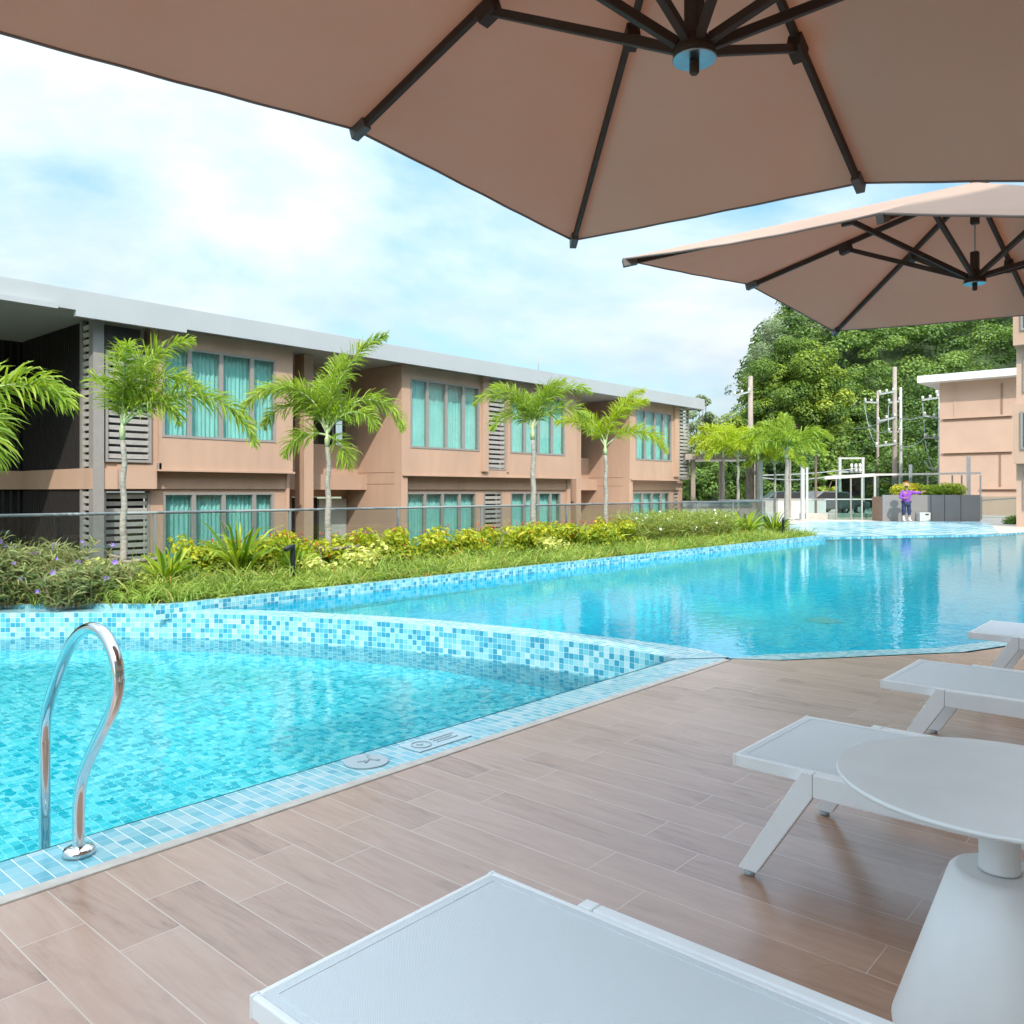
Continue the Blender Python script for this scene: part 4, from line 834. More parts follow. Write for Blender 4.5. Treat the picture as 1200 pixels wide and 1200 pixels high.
# ruellia: thin leafy stems with flowers
def ruellia(u_, v_, w_, h_, n_, nf, lb, petal, grp, lm='ruellia'):
    o = empty('flowering_shrub', (u_, v_, .04), label=lb, cat='shrub', group=grp)
    ns = n_//16; bs = np.stack([(rg.random(ns)-.5)*w_, (rg.random(ns)-.5)*w_*.55, np.zeros(ns)], 1); lean_ = rg.normal(size=(ns, 2))*.16; hh = h_*rg.uniform(.6, 1.1, ns)
    t = rg.random((ns, 16))**.75; p = bs[:, None, :]+np.stack([lean_[:, None, 0]*t*hh[:, None]*2, lean_[:, None, 1]*t*hh[:, None]*2, t*hh[:, None]], 2); p = p.reshape(-1, 3)
    d = rg.normal(size=p.shape); d[:, 2] = np.abs(d[:, 2])*.6+.3
    a_ = blades(p, d, .15*rg.uniform(.6, 1.2, len(p)), .017, rg.uniform(.2, .8, len(p)), np.clip(rg.random(len(p))*.55+t.ravel()*.4, 0, .95))
    tops = bs+np.stack([lean_[:, 0]*hh*2, lean_[:, 1]*hh*2, hh], 1); st = unit(tops-bs); b_ = blades(bs, st, np.linalg.norm(tops-bs, axis=1), .009, 0.0, np.full(ns, 1.0))
    V, Fl, Rl = merge([a_, b_]); np_mesh('leaves', V, Fl, M[lm], Rl, o)
    fl = MB()
    for i in range(int(nf*1.7)):
        q = tops[rnd.randrange(ns)]; c = Vector((q[0]+rnd.uniform(-.05, .05), q[1]-.03, q[2]+rnd.uniform(-.18, .06))); r_ = rnd.uniform(.020, .034); ax = Vector((rnd.uniform(-1, 1), -1.2, rnd.uniform(0, 1))).normalized(); s1 = ax.cross(Vector((0, 0, 1))).normalized(); s2 = ax.cross(s1)
        for k_ in range(5):
            a1 = k_*2*math.pi/5; e_ = s1*math.cos(a1)+s2*math.sin(a1); f_ = s1*math.cos(a1+.55)+s2*math.sin(a1+.55); g_ = s1*math.cos(a1-.55)+s2*math.sin(a1-.55)
            fl.face([c-ax*.015, c+f_*r_*.8, c+e_*r_*1.25+ax*.006, c+g_*r_*.8])
    fl.build('flowers', M[petal], o, kind='stuff'); return o
ruellia(2.75, 11.75, 1.5, .72, 7000, 26, 'purple flowered shrub at the left edge of the photograph', 'purple_petal', 'purple flowered shrubs')
ruellia(3.55, 11.1, 1.3, .66, 6500, 20, 'purple flowered shrub second from the left edge, left of the corner palm', 'purple_petal', 'purple flowered shrubs')
ruellia(3.0, 11.15, 1.0, .62, 5200, 14, 'low purple flowered shrub right behind the mosaic wall at far left', 'purple_petal', 'purple flowered shrubs')
ruellia(4.1, 10.4, .9, .46, 4200, 7, 'low purple flowered shrub just left of the corner palm support', 'purple_petal', 'purple flowered shrubs')
ruellia(1.6, 12.4, 1.6, .75, 4000, 16, 'purple flowered shrub outside the left edge of the photograph', 'purple_petal', 'purple flowered shrubs')
ruellia(2.95, 11.5, .5, .86, 900, 9, 'white flowered stems standing over the purple flowered shrubs', 'white_petal', 'white flowered shrubs')
for i, u_ in enumerate((16.9, 17.9, 18.9, 19.9, 20.6)):
    ruellia(u_, 10.75, 1.5, .78, 4200, 16, ('first', 'second', 'third', 'fourth', 'fifth')[i] + ' white flowered shrub past the yellower palm, counted from the palm', 'white_petal', 'white flowered shrubs', 'ruellia_green')

# black garden lights
def garden_light(u_, v_, lb):
    o = empty('garden_light', (u_, v_, .05), label=lb, cat='garden light', group='black garden lights')
    MB().box(-.028, .028, -.028, .028, 0, .60).build('post', M['black'], o, bevel=.004)
    MB().obox((-.02, -.02, .58), (-.17, -.07, .53), .07, .05).build('lamp_head', M['black'], o, bevel=.006); return o
garden_light(6.75, 10.05, 'nearest black garden light, left in the bed'); garden_light(16.0, 10.5, 'black garden light by the yellower palm'); garden_light(23.0, 9.75, 'farthest black garden light at the bed end')
# ------------------------------------------------------------ far side of the pool
D = 38.8
pw = empty('planter_wall', tuple(P(1091, D, z=0)), label='dark grey panelled planter box behind the person', cat='planter')
def fbox(o, px0, px1, d0, d1, z0, z1, mb=None):      # a box square to the pool's far terrace edge
    a_, b_ = P(px0, d0, z=0), P(px1, d0, z=0); c_ = b_ + FW*(d1-d0); e_ = a_ + FW*(d1-d0); mb = mb or MB()
    L_ = o.location if o else Vector((0, 0, 0))
    return mb.prism([(a_.x-L_.x, a_.y-L_.y), (b_.x-L_.x, b_.y-L_.y), (c_.x-L_.x, c_.y-L_.y), (e_.x-L_.x, e_.y-L_.y)], z0-L_.z, z1-L_.z)
xs = [1034, 1057, 1091, 1107, 1126, 1149]
for a_, b_ in zip(xs, xs[1:]): fbox(pw, a_+.4, b_-.4, D, D+.10, 0, 1.24).build('panel', M['panel_grey'], pw)
fbox(pw, 1034, 1149, D+.101, D+1.2, 0, 1.15).build('planter_body', M['wall_line'], pw)
c_ = np.array([tuple(P(x, D+.6, z=1.45+.25*math.sin(x*.3)+.1*(x % 3))) for x in range(1050, 1128, 5)])
for i, (x0, x1, lb) in enumerate(((1052, 1078, 'bright bush at the left end of the grey planter'), (1080, 1126, 'darker grassy bush filling the right of the grey planter'))):
    cc = np.array([tuple(P(x, D+.6, z=1.35+.22*rnd.random())) for x in range(x0, x1, 3)]); V, Fl, Rl = leafy(cc, .36, 170, .17, .9, .6, asp=.3, bright=.2-.15*i)
    np_mesh('planter_bush', V, Fl, M['croton' if not i else 'ruellia'] if not i else M['palm_yellow'], Rl, label=lb, cat='bush')
ut = empty('utility_box', tuple(P(1084, D-.35, z=0)), label='small pale cabinet on the ground in front of the grey planter', cat='cabinet')
fbox(ut, 1078, 1090.5, D-.4, D-.05, 0.02, .42).build('cabinet', M['white_wall'], ut); fbox(ut, 1084.5, 1088.5, D-.41, D-.401, .30, .36).build('slot', M['black'], ut)

# person: one skinned body, clothes over it
def skin(name, verts, edges, radii, m, parent, sub=2, root=0):
    me = bpy.data.meshes.new(name); me.from_pydata([tuple(v_) for v_ in verts], edges, []); me.materials.append(m)
    o = bpy.data.objects.new(name, me); link(o, parent); sk = o.modifiers.new('skin', 'SKIN'); sk.use_smooth_shade = True
    for i, r_ in enumerate(radii): me.skin_vertices[0].data[i].radius = (r_, r_) if not hasattr(r_, '__len__') else r_
    me.skin_vertices[0].data[root].use_root = True
    ss = o.modifiers.new('subdivision', 'SUBSURF'); ss.levels = sub; ss.render_levels = sub; return o
pp = P(1062, D-1.0, z=0)
pe = empty('person', tuple(pp), A-R(90), label='person in purple shirt, dark trousers and straw hat with one arm stretched out', cat='person')
# local x = right in the photograph, y = away from the camera
J = dict(pel=(0,0,.90), wai=(0,0,1.05), che=(-.01,.0,1.28), nek=(.0,0,1.44), hd0=(.0,-.01,1.54), hd1=(.0,-.01,1.68),
         shl=(-.19,0,1.38), ell=(-.30,-.04,1.12), wrl=(-.12,-.20,1.10), hal=(-.06,-.25,1.12), shr=(.19,0,1.38), elr=(.46,-.05,1.33), wrr=(.70,-.10,1.38), har=(.79,-.11,1.41),
         hil=(-.10,0,.86), knl=(-.11,-.03,.49), anl=(-.12,.0,.09), tol=(-.13,-.17,.04), hir=(.10,0,.86), knr=(.12,-.04,.49), anr=(.14,.0,.09), tor=(.17,-.17,.04))
ks_ = list(J); ix = {k_: i for i, k_ in enumerate(ks_)}
E_ = [('pel','wai'),('wai','che'),('che','nek'),('nek','hd0'),('hd0','hd1'),('che','shl'),('shl','ell'),('ell','wrl'),('wrl','hal'),('che','shr'),('shr','elr'),('elr','wrr'),('wrr','har'),('pel','hil'),('hil','knl'),('knl','anl'),('anl','tol'),('pel','hir'),('hir','knr'),('knr','anr'),('anr','tor')]
rad = dict(pel=(.14,.10), wai=(.13,.09), che=(.15,.10), nek=.055, hd0=.08, hd1=.085, shl=.06, ell=.042, wrl=.03, hal=.035, shr=.06, elr=.042, wrr=.03, har=.035, hil=.085, knl=.055, anl=.04, tol=.035, hir=.085, knr=.055, anr=.04, tor=.035)
skin('body', [J[k_] for k_ in ks_], [(ix[a_], ix[b_]) for a_, b_ in E_], [rad[k_] for k_ in ks_], M['skin'], pe)
def sub_chain(name, keys, edges, rr, m, moved={}):
    v_ = [moved.get(k_, J[k_]) for k_ in keys]; i_ = {k_: n_ for n_, k_ in enumerate(keys)}
    return skin(name, v_, [(i_[a_], i_[b_]) for a_, b_ in edges], rr, m, pe)
sub_chain('shirt', ['wai', 'pel', 'che', 'nek', 'shl', 'ell', 'wrl', 'shr', 'elr', 'wrr'], [('wai','pel'),('wai','che'),('che','nek'),('che','shl'),('shl','ell'),('ell','wrl'),('che','shr'),('shr','elr'),('elr','wrr')],
          [(.165,.13), (.175,.14), (.185,.14), .075, .085, .07, .05, .085, .07, .05], M['purple'], {'nek': (0, 0, 1.42), 'pel': (0, 0, .84), 'wrl': (-.15,-.17,1.10), 'wrr': (.66,-.09,1.37)})
sub_chain('trousers', ['pel', 'hil', 'knl', 'anl', 'hir', 'knr', 'anr'], [('pel','hil'),('hil','knl'),('knl','anl'),('pel','hir'),('hir','knr'),('knr','anr')], [(.16,.125), .11, .085, .07, .11, .085, .07], M['navy'], {'anl': (-.12, 0, .30), 'anr': (.135, 0, .30)})
for s_, k1, k2 in ((-1, 'anl', 'tol'), (1, 'anr', 'tor')):
    a_, t_ = Vector(J[k1]), Vector(J[k2]); skin('boot', [a_+Vector((0, 0, .24)), a_, t_], [(0, 1), (1, 2)], [.062, .06, (.055, .045)], M['boots'], pe, root=1)
MB().lathe((0, -.01, 1.66), [(.20, .0), (.205, .008), (.115, .03), (.105, .10), (.06, .13), (.01, .135)], 28).build('straw_hat', M['straw'], pe)
fc = MB(); fc.lathe((-.032, -.098, 1.615), [(.010, 0), (.010, .008)], 8); fc.lathe((.032, -.098, 1.615), [(.010, 0), (.010, .008)], 8); fc.build('eyes', M['black'], pe)
for k_, w_, sgn in (('hal', 'wrl', 1), ('har', 'wrr', 1)):                                       # fingers
    h_, wv = Vector(J[k_]), Vector(J[w_]); d = (h_-wv).normalized(); s1 = d.cross(Vector((0, 1, 0))).normalized()
    fg = MB()
    for i, ln in enumerate((.065, .078, .072, .055)): q = h_ + s1*(i-1.5)*.02; fg.tube([q-d*.02, q+d*ln*.6, q+d*ln+Vector((0, 0, -.02))], [.010, .009, .007], 6)
    fg.tube([h_-d*.03+s1*.03, h_+s1*.06+d*.015], [.011, .008], 6); fg.build('fingers', M['skin'], pe)

# glass enclosure with posts
ge = empty('glass_enclosure', tuple(P(1060, D+2, z=0)), label='glazed pool enclosure of grey posts, top rail and greenish panes', cat='glass screen')
def fpost(o, px, d, z0, z1, w, m, name='post', px2=None):
    a_ = P(px, d, z=z0); b_ = P(px2 or px, d, z=z1); L_ = o.location if o else Vector((0, 0, 0)); return MB().obox(a_-L_, b_-L_, w, w, up=tuple(FW)).build(name, m, o)
def frail(o, px0, y0, px1, y1, d0, d1, h, m, name='rail', w=.06):
    L_ = o.location if o else Vector((0, 0, 0)); return MB().obox(P(px0, d0, y0)-L_, P(px1, d1, y1)-L_, w, h).build(name, m, o)
for px in (980, 997, 1010, 1025, 1054, 1087, 1116, 1127, 1149): fpost(ge, px, D+1.9, 0, 2.2, .06 if px != 1025 else .10, M['lamp_white'] if px in (1025, 1149, 1010) else M['frame_grey'])
frail(ge, 966, 560, 1025, 556.5, D+1.9, D+1.9, .16, M['slat_grey'], 'top_rail', .12); frail(ge, 1025, 556.3, 1149, 554.5, D+1.9, D+1.9, .10, M['slat_grey'], 'top_rail', .1)
frail(ge, 966, 585, 1034, 585, D+1.9, D+1.9, .05, M['lamp_white'], 'mid_rail')
for a_, b_ in ((981, 996), (998, 1009), (1011, 1024), (1026, 1053), (1055, 1086)): fbox(ge, a_, b_, D+1.88, D+1.9, .12, 2.1).build('glass_panel', M['glass_green'], ge)
for px, z1, w_, m_, lb in ((1067, 2.75, .12, 'lamp_white', 'short white post standing behind the person'), (1135, 3.15, .14, 'slat_grey', 'tall pale grey post at the right of the planter')):
    o = empty('post', tuple(P(px, D+2.4, z=0)), label=lb, cat='post'); fpost(o, px, D+2.4, 0, z1, w_, M[m_], 'shaft'); fpost(o, px, D+2.4, 0, .05, w_*2, M[m_], 'foot')
gf2 = empty('glass_fence', tuple(P(1170, D+3, z=0)), label='low clear glass fence in front of the end building', cat='fence')
fbox(gf2, 1150, 1197, D+3, D+3.02, .05, 1.15).build('glass_panel', M['fence_glass'], gf2)
frail(gf2, 1150, 586.5, 1197, 583.5, D+3, D+3, .05, M['rail_grey'], 'top_rail')
for px in (1150, 1196): fpost(gf2, px, D+3, 0, 1.15, .06, M['rail_grey'])
# left of it: low white wall, glass fence, white shower posts
lw = empty('low_wall', tuple(P(930, 43, z=0)), label='low white wall behind the far glass fence', cat='wall')
fbox(lw, 893, 968, 46, 46.3, 0, .95).build('wall_body', M['white_wall'], lw); fbox(lw, 892, 969, 45.95, 46.35, .951, 1.0).build('capping', M['paving'], lw)
gf3 = empty('glass_fence', tuple(P(975, 42, z=0)), label='far glass fence between the planting bed and the glazed enclosure', cat='fence')
fbox(gf3, 944, 1024, 42, 42.02, .3, .95).build('glass_panel', M['glass'], gf3); frail(gf3, 944, 585.2, 1024, 585.2, 42, 42, .06, M['lamp_white'], 'top_rail')
fbox(gf3, 944, 1030, 41.5, 42.4, 0, .29).build('plinth', M['paving'], gf3)
wp_ = empty('shower_post', tuple(P(942, 40, z=0)), label='pair of slim white posts at the end of the planting bed', cat='post')
fpost(wp_, 940.5, 40, 0, 2.85, .15, M['white_wall'], 'tall_shaft'); fpost(wp_, 945.6, 40.3, 0, 2.6, .10, M['white_wall'], 'short_shaft'); fbox(wp_, 938, 948, 39.8, 40.6, .0, .06).build('base', M['paving'], wp_)
# small terrace wall with glass to the right of the block
tw = empty('terrace_wall', tuple(P(855, 32, z=0)), label='pale wall under a grey rail right of the long block', cat='wall')
fbox(tw, 800, 897, 33, 33.3, -1.4, .78).build('wall_body', M['white_wall'], tw); fbox(tw, 800, 897, 32.9, 33.35, .781, 1.02).build('grey_top', M['rail_grey'], tw)
# parked cars just seen through the far fence
def car(px, d, col, lb, rz):
    o = empty('parked_car', tuple(P(px, d, z=-.0)), rz, label=lb, cat='car', group='cars parked beyond the far fence')
    b = MB().prism([(-2.0, .35), (2.0, .35), (2.05, .75), (1.1, .90), (.55, 1.38), (-1.1, 1.42), (-1.75, .95), (-2.05, .85)], -.82, .82, 'y'); b.build('body', col, o, bevel=.06)
    g = MB().prism([(.98, .93), (.52, 1.33), (-1.05, 1.36), (-1.6, .95)], -.83, .83, 'y'); g.build('window', M['dark'], o, bevel=.02)
    for x in (-1.3, 1.3):
        for y in (-.78, .78):
            w_ = MB().tube([(x, y-.09, .32), (x, y+.09, .32)], .32, 18).build('wheel', M['black'], o); MB().tube([(x, y-.10, .32), (x, y+.10, .32)], .18, 14).build('rim', M['steel'], w_)
    return o
car(975, 50, M['car_paint'], 'grey parked car seen through the far glass fence', A-R(80)); car(928, 51, mat('car_dark', (.04, .07, .07), .3), 'dark parked car behind the pair of white posts', A-R(95))

# pergola
pg = empty('pergola', tuple(P(850, 35, z=0)), label='timber pergola with a flat grey roof right of the long block', cat='pergola')
def pbox(px0, px1, d0, d1, z0, z1, name, m): fbox(pg, px0, px1, d0, d1, z0, z1).build(name, M[m], pg)
pbox(803, 895, 33.6, 38, 2.78, 2.93, 'roof', 'slat_grey'); pbox(803, 895, 33.55, 33.59, 2.70, 2.93, 'roof_edge', 'stake')
for px, d in ((812, 34), (845, 37.5), (879, 34.3), (884, 37.5)): fpost(pg, px, d, 0, 2.77, .17 if px != 879 else .28, M['stake'], 'post')
fpost(pg, 889.5, 34, 0, 2.69, .24, M['white_wall'], 'white_post')
MB().obox(P(876, 33.9, 541)-pg.location, P(887, 33.9, 558)-pg.location, .07, .07).build('brace', M['stake'], pg)
sr = empty('small_canopy', tuple(P(940, 44, z=0)), label='small slanting translucent roof on posts above the far fence', cat='canopy')
MB().obox(P(921, 44, 537)-sr.location, P(960, 44, 531)-sr.location, 1.6, .06).build('roof', M['fence_glass'], sr)
fpost(sr, 926, 44.3, 0, 3.2, .08, M['pole_conc']); fpost(sr, 956, 44.3, 0, 3.3, .10, M['bark'])

# utility poles with arms, insulators, transformers and wires
def pole(px, d, ytop, w, lb, arms, name='utility_pole', mt='pole_conc'):
    o = empty(name, tuple(P(px, d, z=-.0)), label=lb, cat='utility pole', group='utility poles in front of the wooded hill'); L_ = o.location
    zt = P(px, d, ytop).z; MB().tube([Vector((0, 0, -1)), Vector((0, 0, zt*.5)), Vector((0, 0, zt))], [w*.36, w*.31, w*.25], 10).build('shaft', M[mt], o)
    for (x0, y0, x1, y1) in arms: 
        a_ = MB().obox(P(x0, d-.2, y0)-L_, P(x1, d-.2, y1)-L_, .09, .12).build('crossarm', M['wire'], o)
        for t_ in (.06, .5, .94):
            q = P(x0+(x1-x0)*t_, d-.2, y0+(y1-y0)*t_)-L_; MB().lathe(tuple(q), [(.05, .06), (.12, .10), (.06, .16), (.11, .20), (.05, .28)], 10).build('insulator', M['insulator'], a_)
    return o
pole(879.5, 58, 441, .62, 'broad brown pole left of the big tree, its arm reaching into the sky', [(860, 464, 879, 459)])
pole(1048.5, 60, 430, .55, 'tallest brown utility pole, behind the person', [(1030, 462, 1048, 459), (1028, 494, 1050, 489), (1026, 523, 1050, 520)])
pole(1028.5, 66, 458, .34, 'slim pole left of the tallest brown pole', [(1013, 471, 1029, 472)], mt='pole_conc')
pole(1055.5, 62, 454, .36, 'pale thin pole close on the right of the tallest brown pole', [(1041, 472, 1055, 470), (1041, 506, 1055, 506)], mt='white_wall')
pole(1101.5, 58, 454, .40, 'pale pole with many arms beside the terracotta end building', [(1080, 469, 1100, 466), (1082, 487, 1107, 492), (1083, 513, 1107, 513), (1097, 462, 1107, 462)], mt='white_wall')
pole(990, 80, 462, .24, 'thin pale pole in front of the big bright tree', [], mt='white_wall')
# transformer frame
tf = empty('transformer_frame', tuple(P(997, 50, z=0)), label='white H frame carrying a row of small transformers', cat='transformer'); L_ = tf.location
for px in (984, 1011): fpost(tf, px, 50, 0, P(px, 50, 536).z, .15, M['lamp_white'])
frail(tf, 982, 537, 1013, 537, 50, 50, .10, M['lamp_white'], 'crossbar', .1); frail(tf, 984, 553, 1011, 553, 50, 50, .10, M['wire'], 'crossbar', .1)
for px in (998, 1003, 1008): MB().lathe(tuple(P(px, 49.7, 553)-L_), [(.08, 0), (.10, .12), (.04, .28), (.10, .34), (.05, .50)], 12).build('transformer', M['insulator'], tf)
CABLES = ['cable running left to the top arms of the tallest brown pole', 'short cable joining the pale thin pole to the upper left arm beside the end building', 'cable joining the pale thin pole to the middle arm beside the end building',
          'cable sloping down left from the slim pole at arm height', 'middle cable left of the slim pole, crossing the dark trees', 'lower thin cable from the long block roof to the broad brown pole', 'upper thin cable from the long block roof to the broad brown pole',
          'lower cable from the pergola to the white H frame', 'upper cable from the pergola to the white H frame', 'low cable sagging at the foot of the pole beside the end building', 'deep cable loop on the pole beside the end building',
          'upright jumper cable left of the pale thin pole', 'upright jumper cable left of the pole beside the end building', 'long slack jumper cable left of the slim pole', 'slack jumper cable between the slim pole and the tallest brown pole']
for i, (x0, y0, x1, y1, d0, d1, sag) in enumerate(((980, 500, 1048, 488, 75, 60, .5), (1055, 490, 1082, 488, 62, 58, .15), (1055, 522, 1083, 514, 62, 58, .3), (980, 533, 1030, 518, 75, 66, .4), (985, 515, 1028, 510, 75, 66, .4), (808, 507, 862, 485, 70, 58, .3), (808, 504, 880, 470, 70, 58, .3), (893, 560, 984, 556, 45, 50, .2), (893, 557, 1011, 548, 45, 50, .1), (1083, 540, 1104, 545, 58, 58, .5), (1084, 516, 1100, 545, 57.9, 58, 1.0), (1041, 475, 1041, 505, 62, 62, .0), (1081, 472, 1084, 512, 58, 58, .0), (1013, 475, 1026, 520, 66, 66, .6), (1016, 495, 1040, 505, 66, 62, .4))):
    a_, b_ = P(x0, d0, y0), P(x1, d1, y1); pts = [a_.lerp(b_, t/12)-Vector((0, 0, sag*4*(t/12)*(1-t/12))) for t in range(13)]
    MB().tube(pts, .035, 5).build('power_cable', M['wire'], label=CABLES[i], cat='cable', group='cables strung on the utility poles')

# end building and the tower at the right edge
eb = empty('apartment_building', (60, 8, 0), label='terracotta end building with a white flat roof, at right beyond the pool', cat='building')
U0 = 55.0
def vz(px, py, U_=U0):
    dx_ = (px-600)/F; ru = math.cos(A)+dx_*math.sin(A); d = U_/ru; return d*(math.sin(A)-dx_*math.cos(A)), CH+(HZ-py)/F*d
v1, zt = vz(1101, 449); v0 = 2.0
wb = MB(); wb.box(U0, U0+12, v0, v1, -1.4, zt); loc(wb, eb).build('wall', M['wall_far'], eb)
zr0, zr1 = vz(1101, 449)[1], vz(1085, 441)[1]
loc(MB().box(U0-1.0, U0+12.5, v0-1, v1+1.0, zt+.001, zt+.42), eb).build('roof', M['roof_end'], eb)
for (pa, ya, pb, yb_) in ((1106, 492, 1186, 488), (1106, 532, 1186, 531), (1150, 574, 1193, 574)):
    va, za = vz(pa, ya); vb, zb_ = vz(pb, yb_); loc(MB().box(U0-.05, U0-.001, vb, va, za-.09, za+.03), eb).build('shadow_joint', M['wall_line'], eb)
    loc(MB().box(U0-.14, U0-.0005, vb-.02, va+.05, za+.031, za+.12), eb).build('ledge', M['wall_far'], eb)
for (px, ya, yb_) in ((1174, 449, 486), (1172, 533, 570), (1119, 452, 489)):
    va, za = vz(px, ya); _, zb_ = vz(px, yb_); loc(MB().box(U0-.03, U0-.0012, va-.05, va+.05, zb_, za), eb).build('vertical_joint', M['wall_line'] if px != 1119 else M['wall_far'], eb)
tw2 = empty('tower_block', (40, 2, 0), label='tall terracotta block cut by the right edge of the photograph', cat='building'); UT = 38.0
vt = vz(1191, 500, UT)[0]; loc(MB().box(UT, UT+3.0, -6, vt, -1.4, 12.6), tw2).build('wall', M['wall_far'], tw2)
loc(MB().box(UT-.7, UT+3.2, -6.2, vt+.2, 12.601, 12.9), tw2).build('roof', M['roof_end'], tw2)
for z_ in (-2.16, 2.5, 7.16):
    if z_ > 0: loc(MB().box(UT-.55, UT-.001, -6, vt+.02, z_, z_+2.34), tw2).build('bay', M['wall_paint'], tw2)
    if z_ > 0:
        f_ = loc(MB().box(UT-.62, UT-.551, vt-3.0, vt-.25, z_+.55, z_+2.05), tw2).build('window', M['frame_grey'], tw2); loc(MB().box(UT-.63, UT-.621, vt-2.9, vt-.33, z_+.63, z_+1.97), tw2).build('pane', M['glass_green'], f_)
    f_ = loc(MB().box(UT-.07, UT-.001, vt-3.0, vt-.25, z_+2.34+.5, z_+2.34+2.0), tw2).build('window', M['frame_grey'], tw2); loc(MB().box(UT-.08, UT-.071, vt-2.9, vt-.33, z_+2.34+.58, z_+2.34+1.92), tw2).build('pane', M['glass_green'], f_)
gb = np.array([tuple(P(x, 35.5, z=.12)) for x in range(1186, 1222, 4)]); V, Fl, Rl = leafy(gb, .42, 260, .16, .6, .8, asp=.3); np_mesh('low_bush', V, Fl, M['palm'], Rl, label='low green bush at the right edge by the pool kerb', cat='bush')

# ------------------------------------------------------------ wooded hill and trees
hv, hf = [], []
def hillz(x_, d_):                                   # x_: photograph column, d_: distance
    top = np.interp(x_, [700, 790, 815, 850, 880, 905, 930, 1000, 1100, 1300, 1500], [1, 2, 3, 5, 10.5, 17, 22.5, 26, 30, 34, 30]); s_ = min(1, max(0, (d_-66)/44)); s_ = s_*s_*(3-2*s_)
    return -1.4+top*s_
xs = list(range(700, 1501, 20)); dsn = list(range(60, 171, 5))
for d_ in dsn:
    for x_ in xs: q = P(x_, d_, z=0); hv.append((q.x, q.y, hillz(x_, d_)))
for j in range(len(dsn)-1):
    for i in range(len(xs)-1): q = j*len(xs)+i; hf.append((q, q+1, q+len(xs)+1, q+len(xs)))
me = bpy.data.meshes.new('hill'); me.from_pydata(hv, [], hf); me.materials.append(M['hill']); ho = link(bpy.data.objects.new('hill', me)) if False else bpy.data.objects.new('hill', me); SC.collection.objects.link(ho); ho['kind'] = 'structure'
parts = []; rngp = random.Random(11); cen, rad_, br = [], [], []
for d_ in range(68, 122, 4):
    x_ = 800+rngp.random()*10
    while x_ < 1290:
        q = P(x_+rngp.uniform(-6, 6), d_+rngp.uniform(-2, 2), z=0); base = hillz(x_, d_)
        cr_ = rngp.uniform(2.3, 4.2); hh = rngp.uniform(3.5, 7.5); b_ = rngp.uniform(-.28, .26)
        if x_ < 870 and d_ > 90: x_ += 30; continue
        for k_ in range(12):
            a_ = rngp.random()*6.283; rr = cr_*rngp.random()**.6; cz = base+hh-(rr/cr_)**2*cr_*.7+rngp.uniform(-.8, .4)
            cen.append((q.x+rr*math.cos(a_), q.y+rr*math.sin(a_), cz)); rad_.append(rngp.uniform(.8, 1.5)); br.append(b_)
        x_ += rngp.uniform(24, 34)*80/d_
cen = np.array(cen); rad_ = np.array(rad_); br = np.array(br)
dist = cen[:, 0]*FW.x+cen[:, 1]*FW.y
for lo, hi, n_, sz in ((0, 85, 130, .28), (85, 100, 100, .34), (100, 140, 70, .44)):
    s_ = (dist >= lo) & (dist < hi); c = cen[s_]
    p, dd = shell(c, rad_[s_], n_, .7, .72); dd2 = dd.copy()
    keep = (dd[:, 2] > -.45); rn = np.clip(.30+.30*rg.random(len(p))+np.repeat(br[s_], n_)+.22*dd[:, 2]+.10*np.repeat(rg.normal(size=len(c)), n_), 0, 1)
    p, dd, rn = p[keep], dd[keep], rn[keep]
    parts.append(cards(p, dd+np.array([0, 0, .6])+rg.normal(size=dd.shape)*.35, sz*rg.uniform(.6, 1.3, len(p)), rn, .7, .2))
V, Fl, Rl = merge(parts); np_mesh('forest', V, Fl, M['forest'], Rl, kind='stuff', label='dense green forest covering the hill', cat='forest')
def tree(px, d, zb, z0, z1, wpx, ncl, nl, sz, mt, lb, bright=0, name='tree', airy=.6, clr=None):
    b = P(px, d, z=zb); o = empty(name, tuple(b), label=lb, cat='tree', group='trees below the wooded hill'); rx = wpx/F*d/2; rz_ = (z1-z0)/2; cz = (z0+z1)/2
    dd = unit(rg.normal(size=(ncl, 3))); rr = (.45+.55*rg.random(ncl)**.5)[:, None]; shp = np.array([rx, rx*.8, rz_]); c = dd*rr*shp*(1-.18*rg.random((ncl, 1)))
    cl = (clr or rx*.26); c[:, 2] += cz-zb
    leaf = leafy(c, cl*rg.uniform(.7, 1.25, ncl), nl, sz, .75, .6, airy, .6, bright); V, Fl, Rl = leaf; np_mesh('crown', V, Fl, M[mt], Rl, o)
    H_ = cz-zb; MB().tube([(0, 0, 0), (.08, .05, H_*.5), (-.05, .1, H_*.95)], [rx*.07+.08, rx*.05+.06, rx*.03+.04], 10).build('trunk', M['bark'], o)
    lm = MB()
    for i in range(0, ncl, max(1, ncl//12)): q = Vector(c[i]); lm.tube([(0, 0, H_*rnd.uniform(.35, .8)), tuple(Vector((q.x*.45, q.y*.45, H_*.55+q.z*.35))), tuple(q)], [rx*.03+.03, rx*.02+.02, .02], 6)
    lm.build('limbs', M['bark'], o); return o
tree(935, 70, 0, 2.5, 14.2, 150, 120, 600, .26, 'tree_bright', 'largest tree of yellow tipped clumps in front of the hill', .05, clr=1.05)
tree(1000, 76, 0, 1.5, 9.5, 110, 60, 480, .28, 'tree_bright', 'rounded tree behind the thin pale pole', -.12, clr=1.1)
tree(905, 92, 6, 9, 20.5, 60, 34, 420, .24, 'tree_grey', 'grey green open crowned tree on the hill shoulder', .1, airy=.3, clr=1.2)
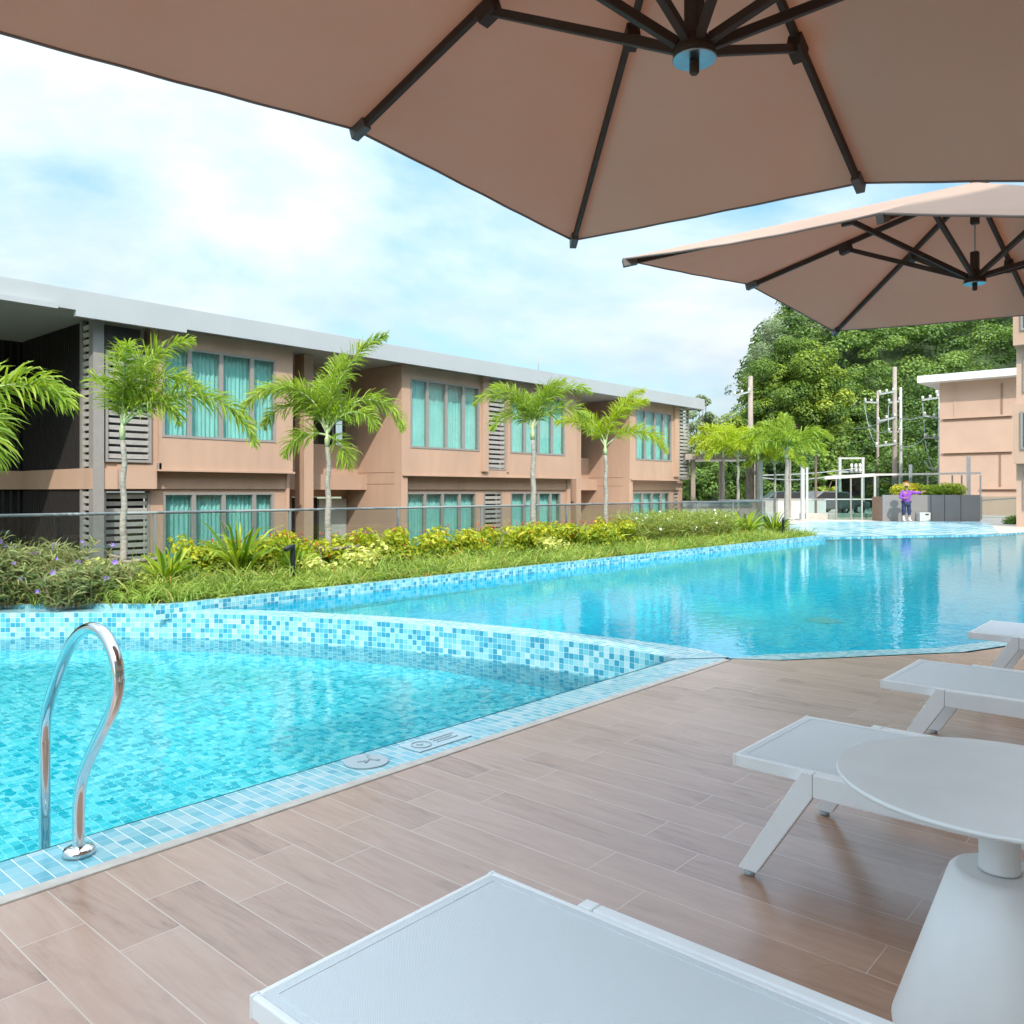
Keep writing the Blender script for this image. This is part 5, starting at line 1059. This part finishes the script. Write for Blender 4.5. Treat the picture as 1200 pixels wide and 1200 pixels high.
tree(948, 98, 10, 14, 23.5, 70, 34, 420, .26, 'tree_grey', 'pale green tree on the skyline left of the second parasol', .15, airy=.3, clr=1.4)
tree(824, 62, 0, 2, 9.0, 44, 34, 200, .22, 'tree_grey', 'narrow feathery tree just right of the long block roof', .15, airy=.2, clr=.5)
tree(856, 66, 0, 2.5, 7.6, 84, 60, 300, .26, 'tree_bright', 'low bright tree behind the pergola', .12, clr=.8)
tree(806, 70, 0, 0, 6.3, 70, 44, 280, .26, 'tree_bright', 'bushy tree at the end wall of the long block', .0, clr=.9)
tree(845, 60, 0, -.5, 4.2, 100, 50, 260, .24, 'forest', 'dark low tree seen through the pergola', .0, clr=.7)
tree(925, 58, 0, -.5, 4.6, 84, 40, 260, .24, 'forest', 'dark low tree behind the pair of white posts', -.1, clr=.7)
tree(968, 56, 0, .2, 3.2, 40, 16, 160, .26, 'tree_bright', 'small bright tree behind the white H frame', .1, clr=.5)
GB = 'slender palms at the far end of the pool'; xq = [((0, 70, 1.9, 120), (180, 70, 1.9, 120), (60, 80, 1.8, 90), (120, 80, 1.8, 90), (200, 55, 1.6, 130), (-20, 55, 1.6, 130), (90, 85, 1.6, 70), (270, 70, 1.5, 120))]
fr_ = list(xq[0])
for (px, d, y0, yc, r_, lb, mt) in ((865, 31, 600, 536, .05, 'far palm in front of the pergola roof', 'palm_yellow'), (848, 33.2, 600, 530, .05, 'far palm half hidden left of the pergola palm', 'palm_yellow'), (889, 32.6, 600, 533, .05, 'far palm beside the thick brown pergola post', 'palm_yellow'), (908, 33, 600, 545, .045, 'small far palm between the pergola and the tall far palm', 'palm'), (922, 30, 602, 530, .075, 'tallest far palm with a whitish trunk', 'palm')):
    q = P(px, d, z=0); zc_ = P(px, d, yc).z; L_ = 1.0 if d != 30 else 1.2
    palm(q.x, q.y, -.0, zc_+.1, r_, [(a_+rnd.uniform(-15, 15), b_, c_*L_*rnd.uniform(.85, 1.05), e_) for a_, b_, c_, e_ in fr_], lb, GB, mt=mt, props=False, leaf=.45, w=.03, dens=130)
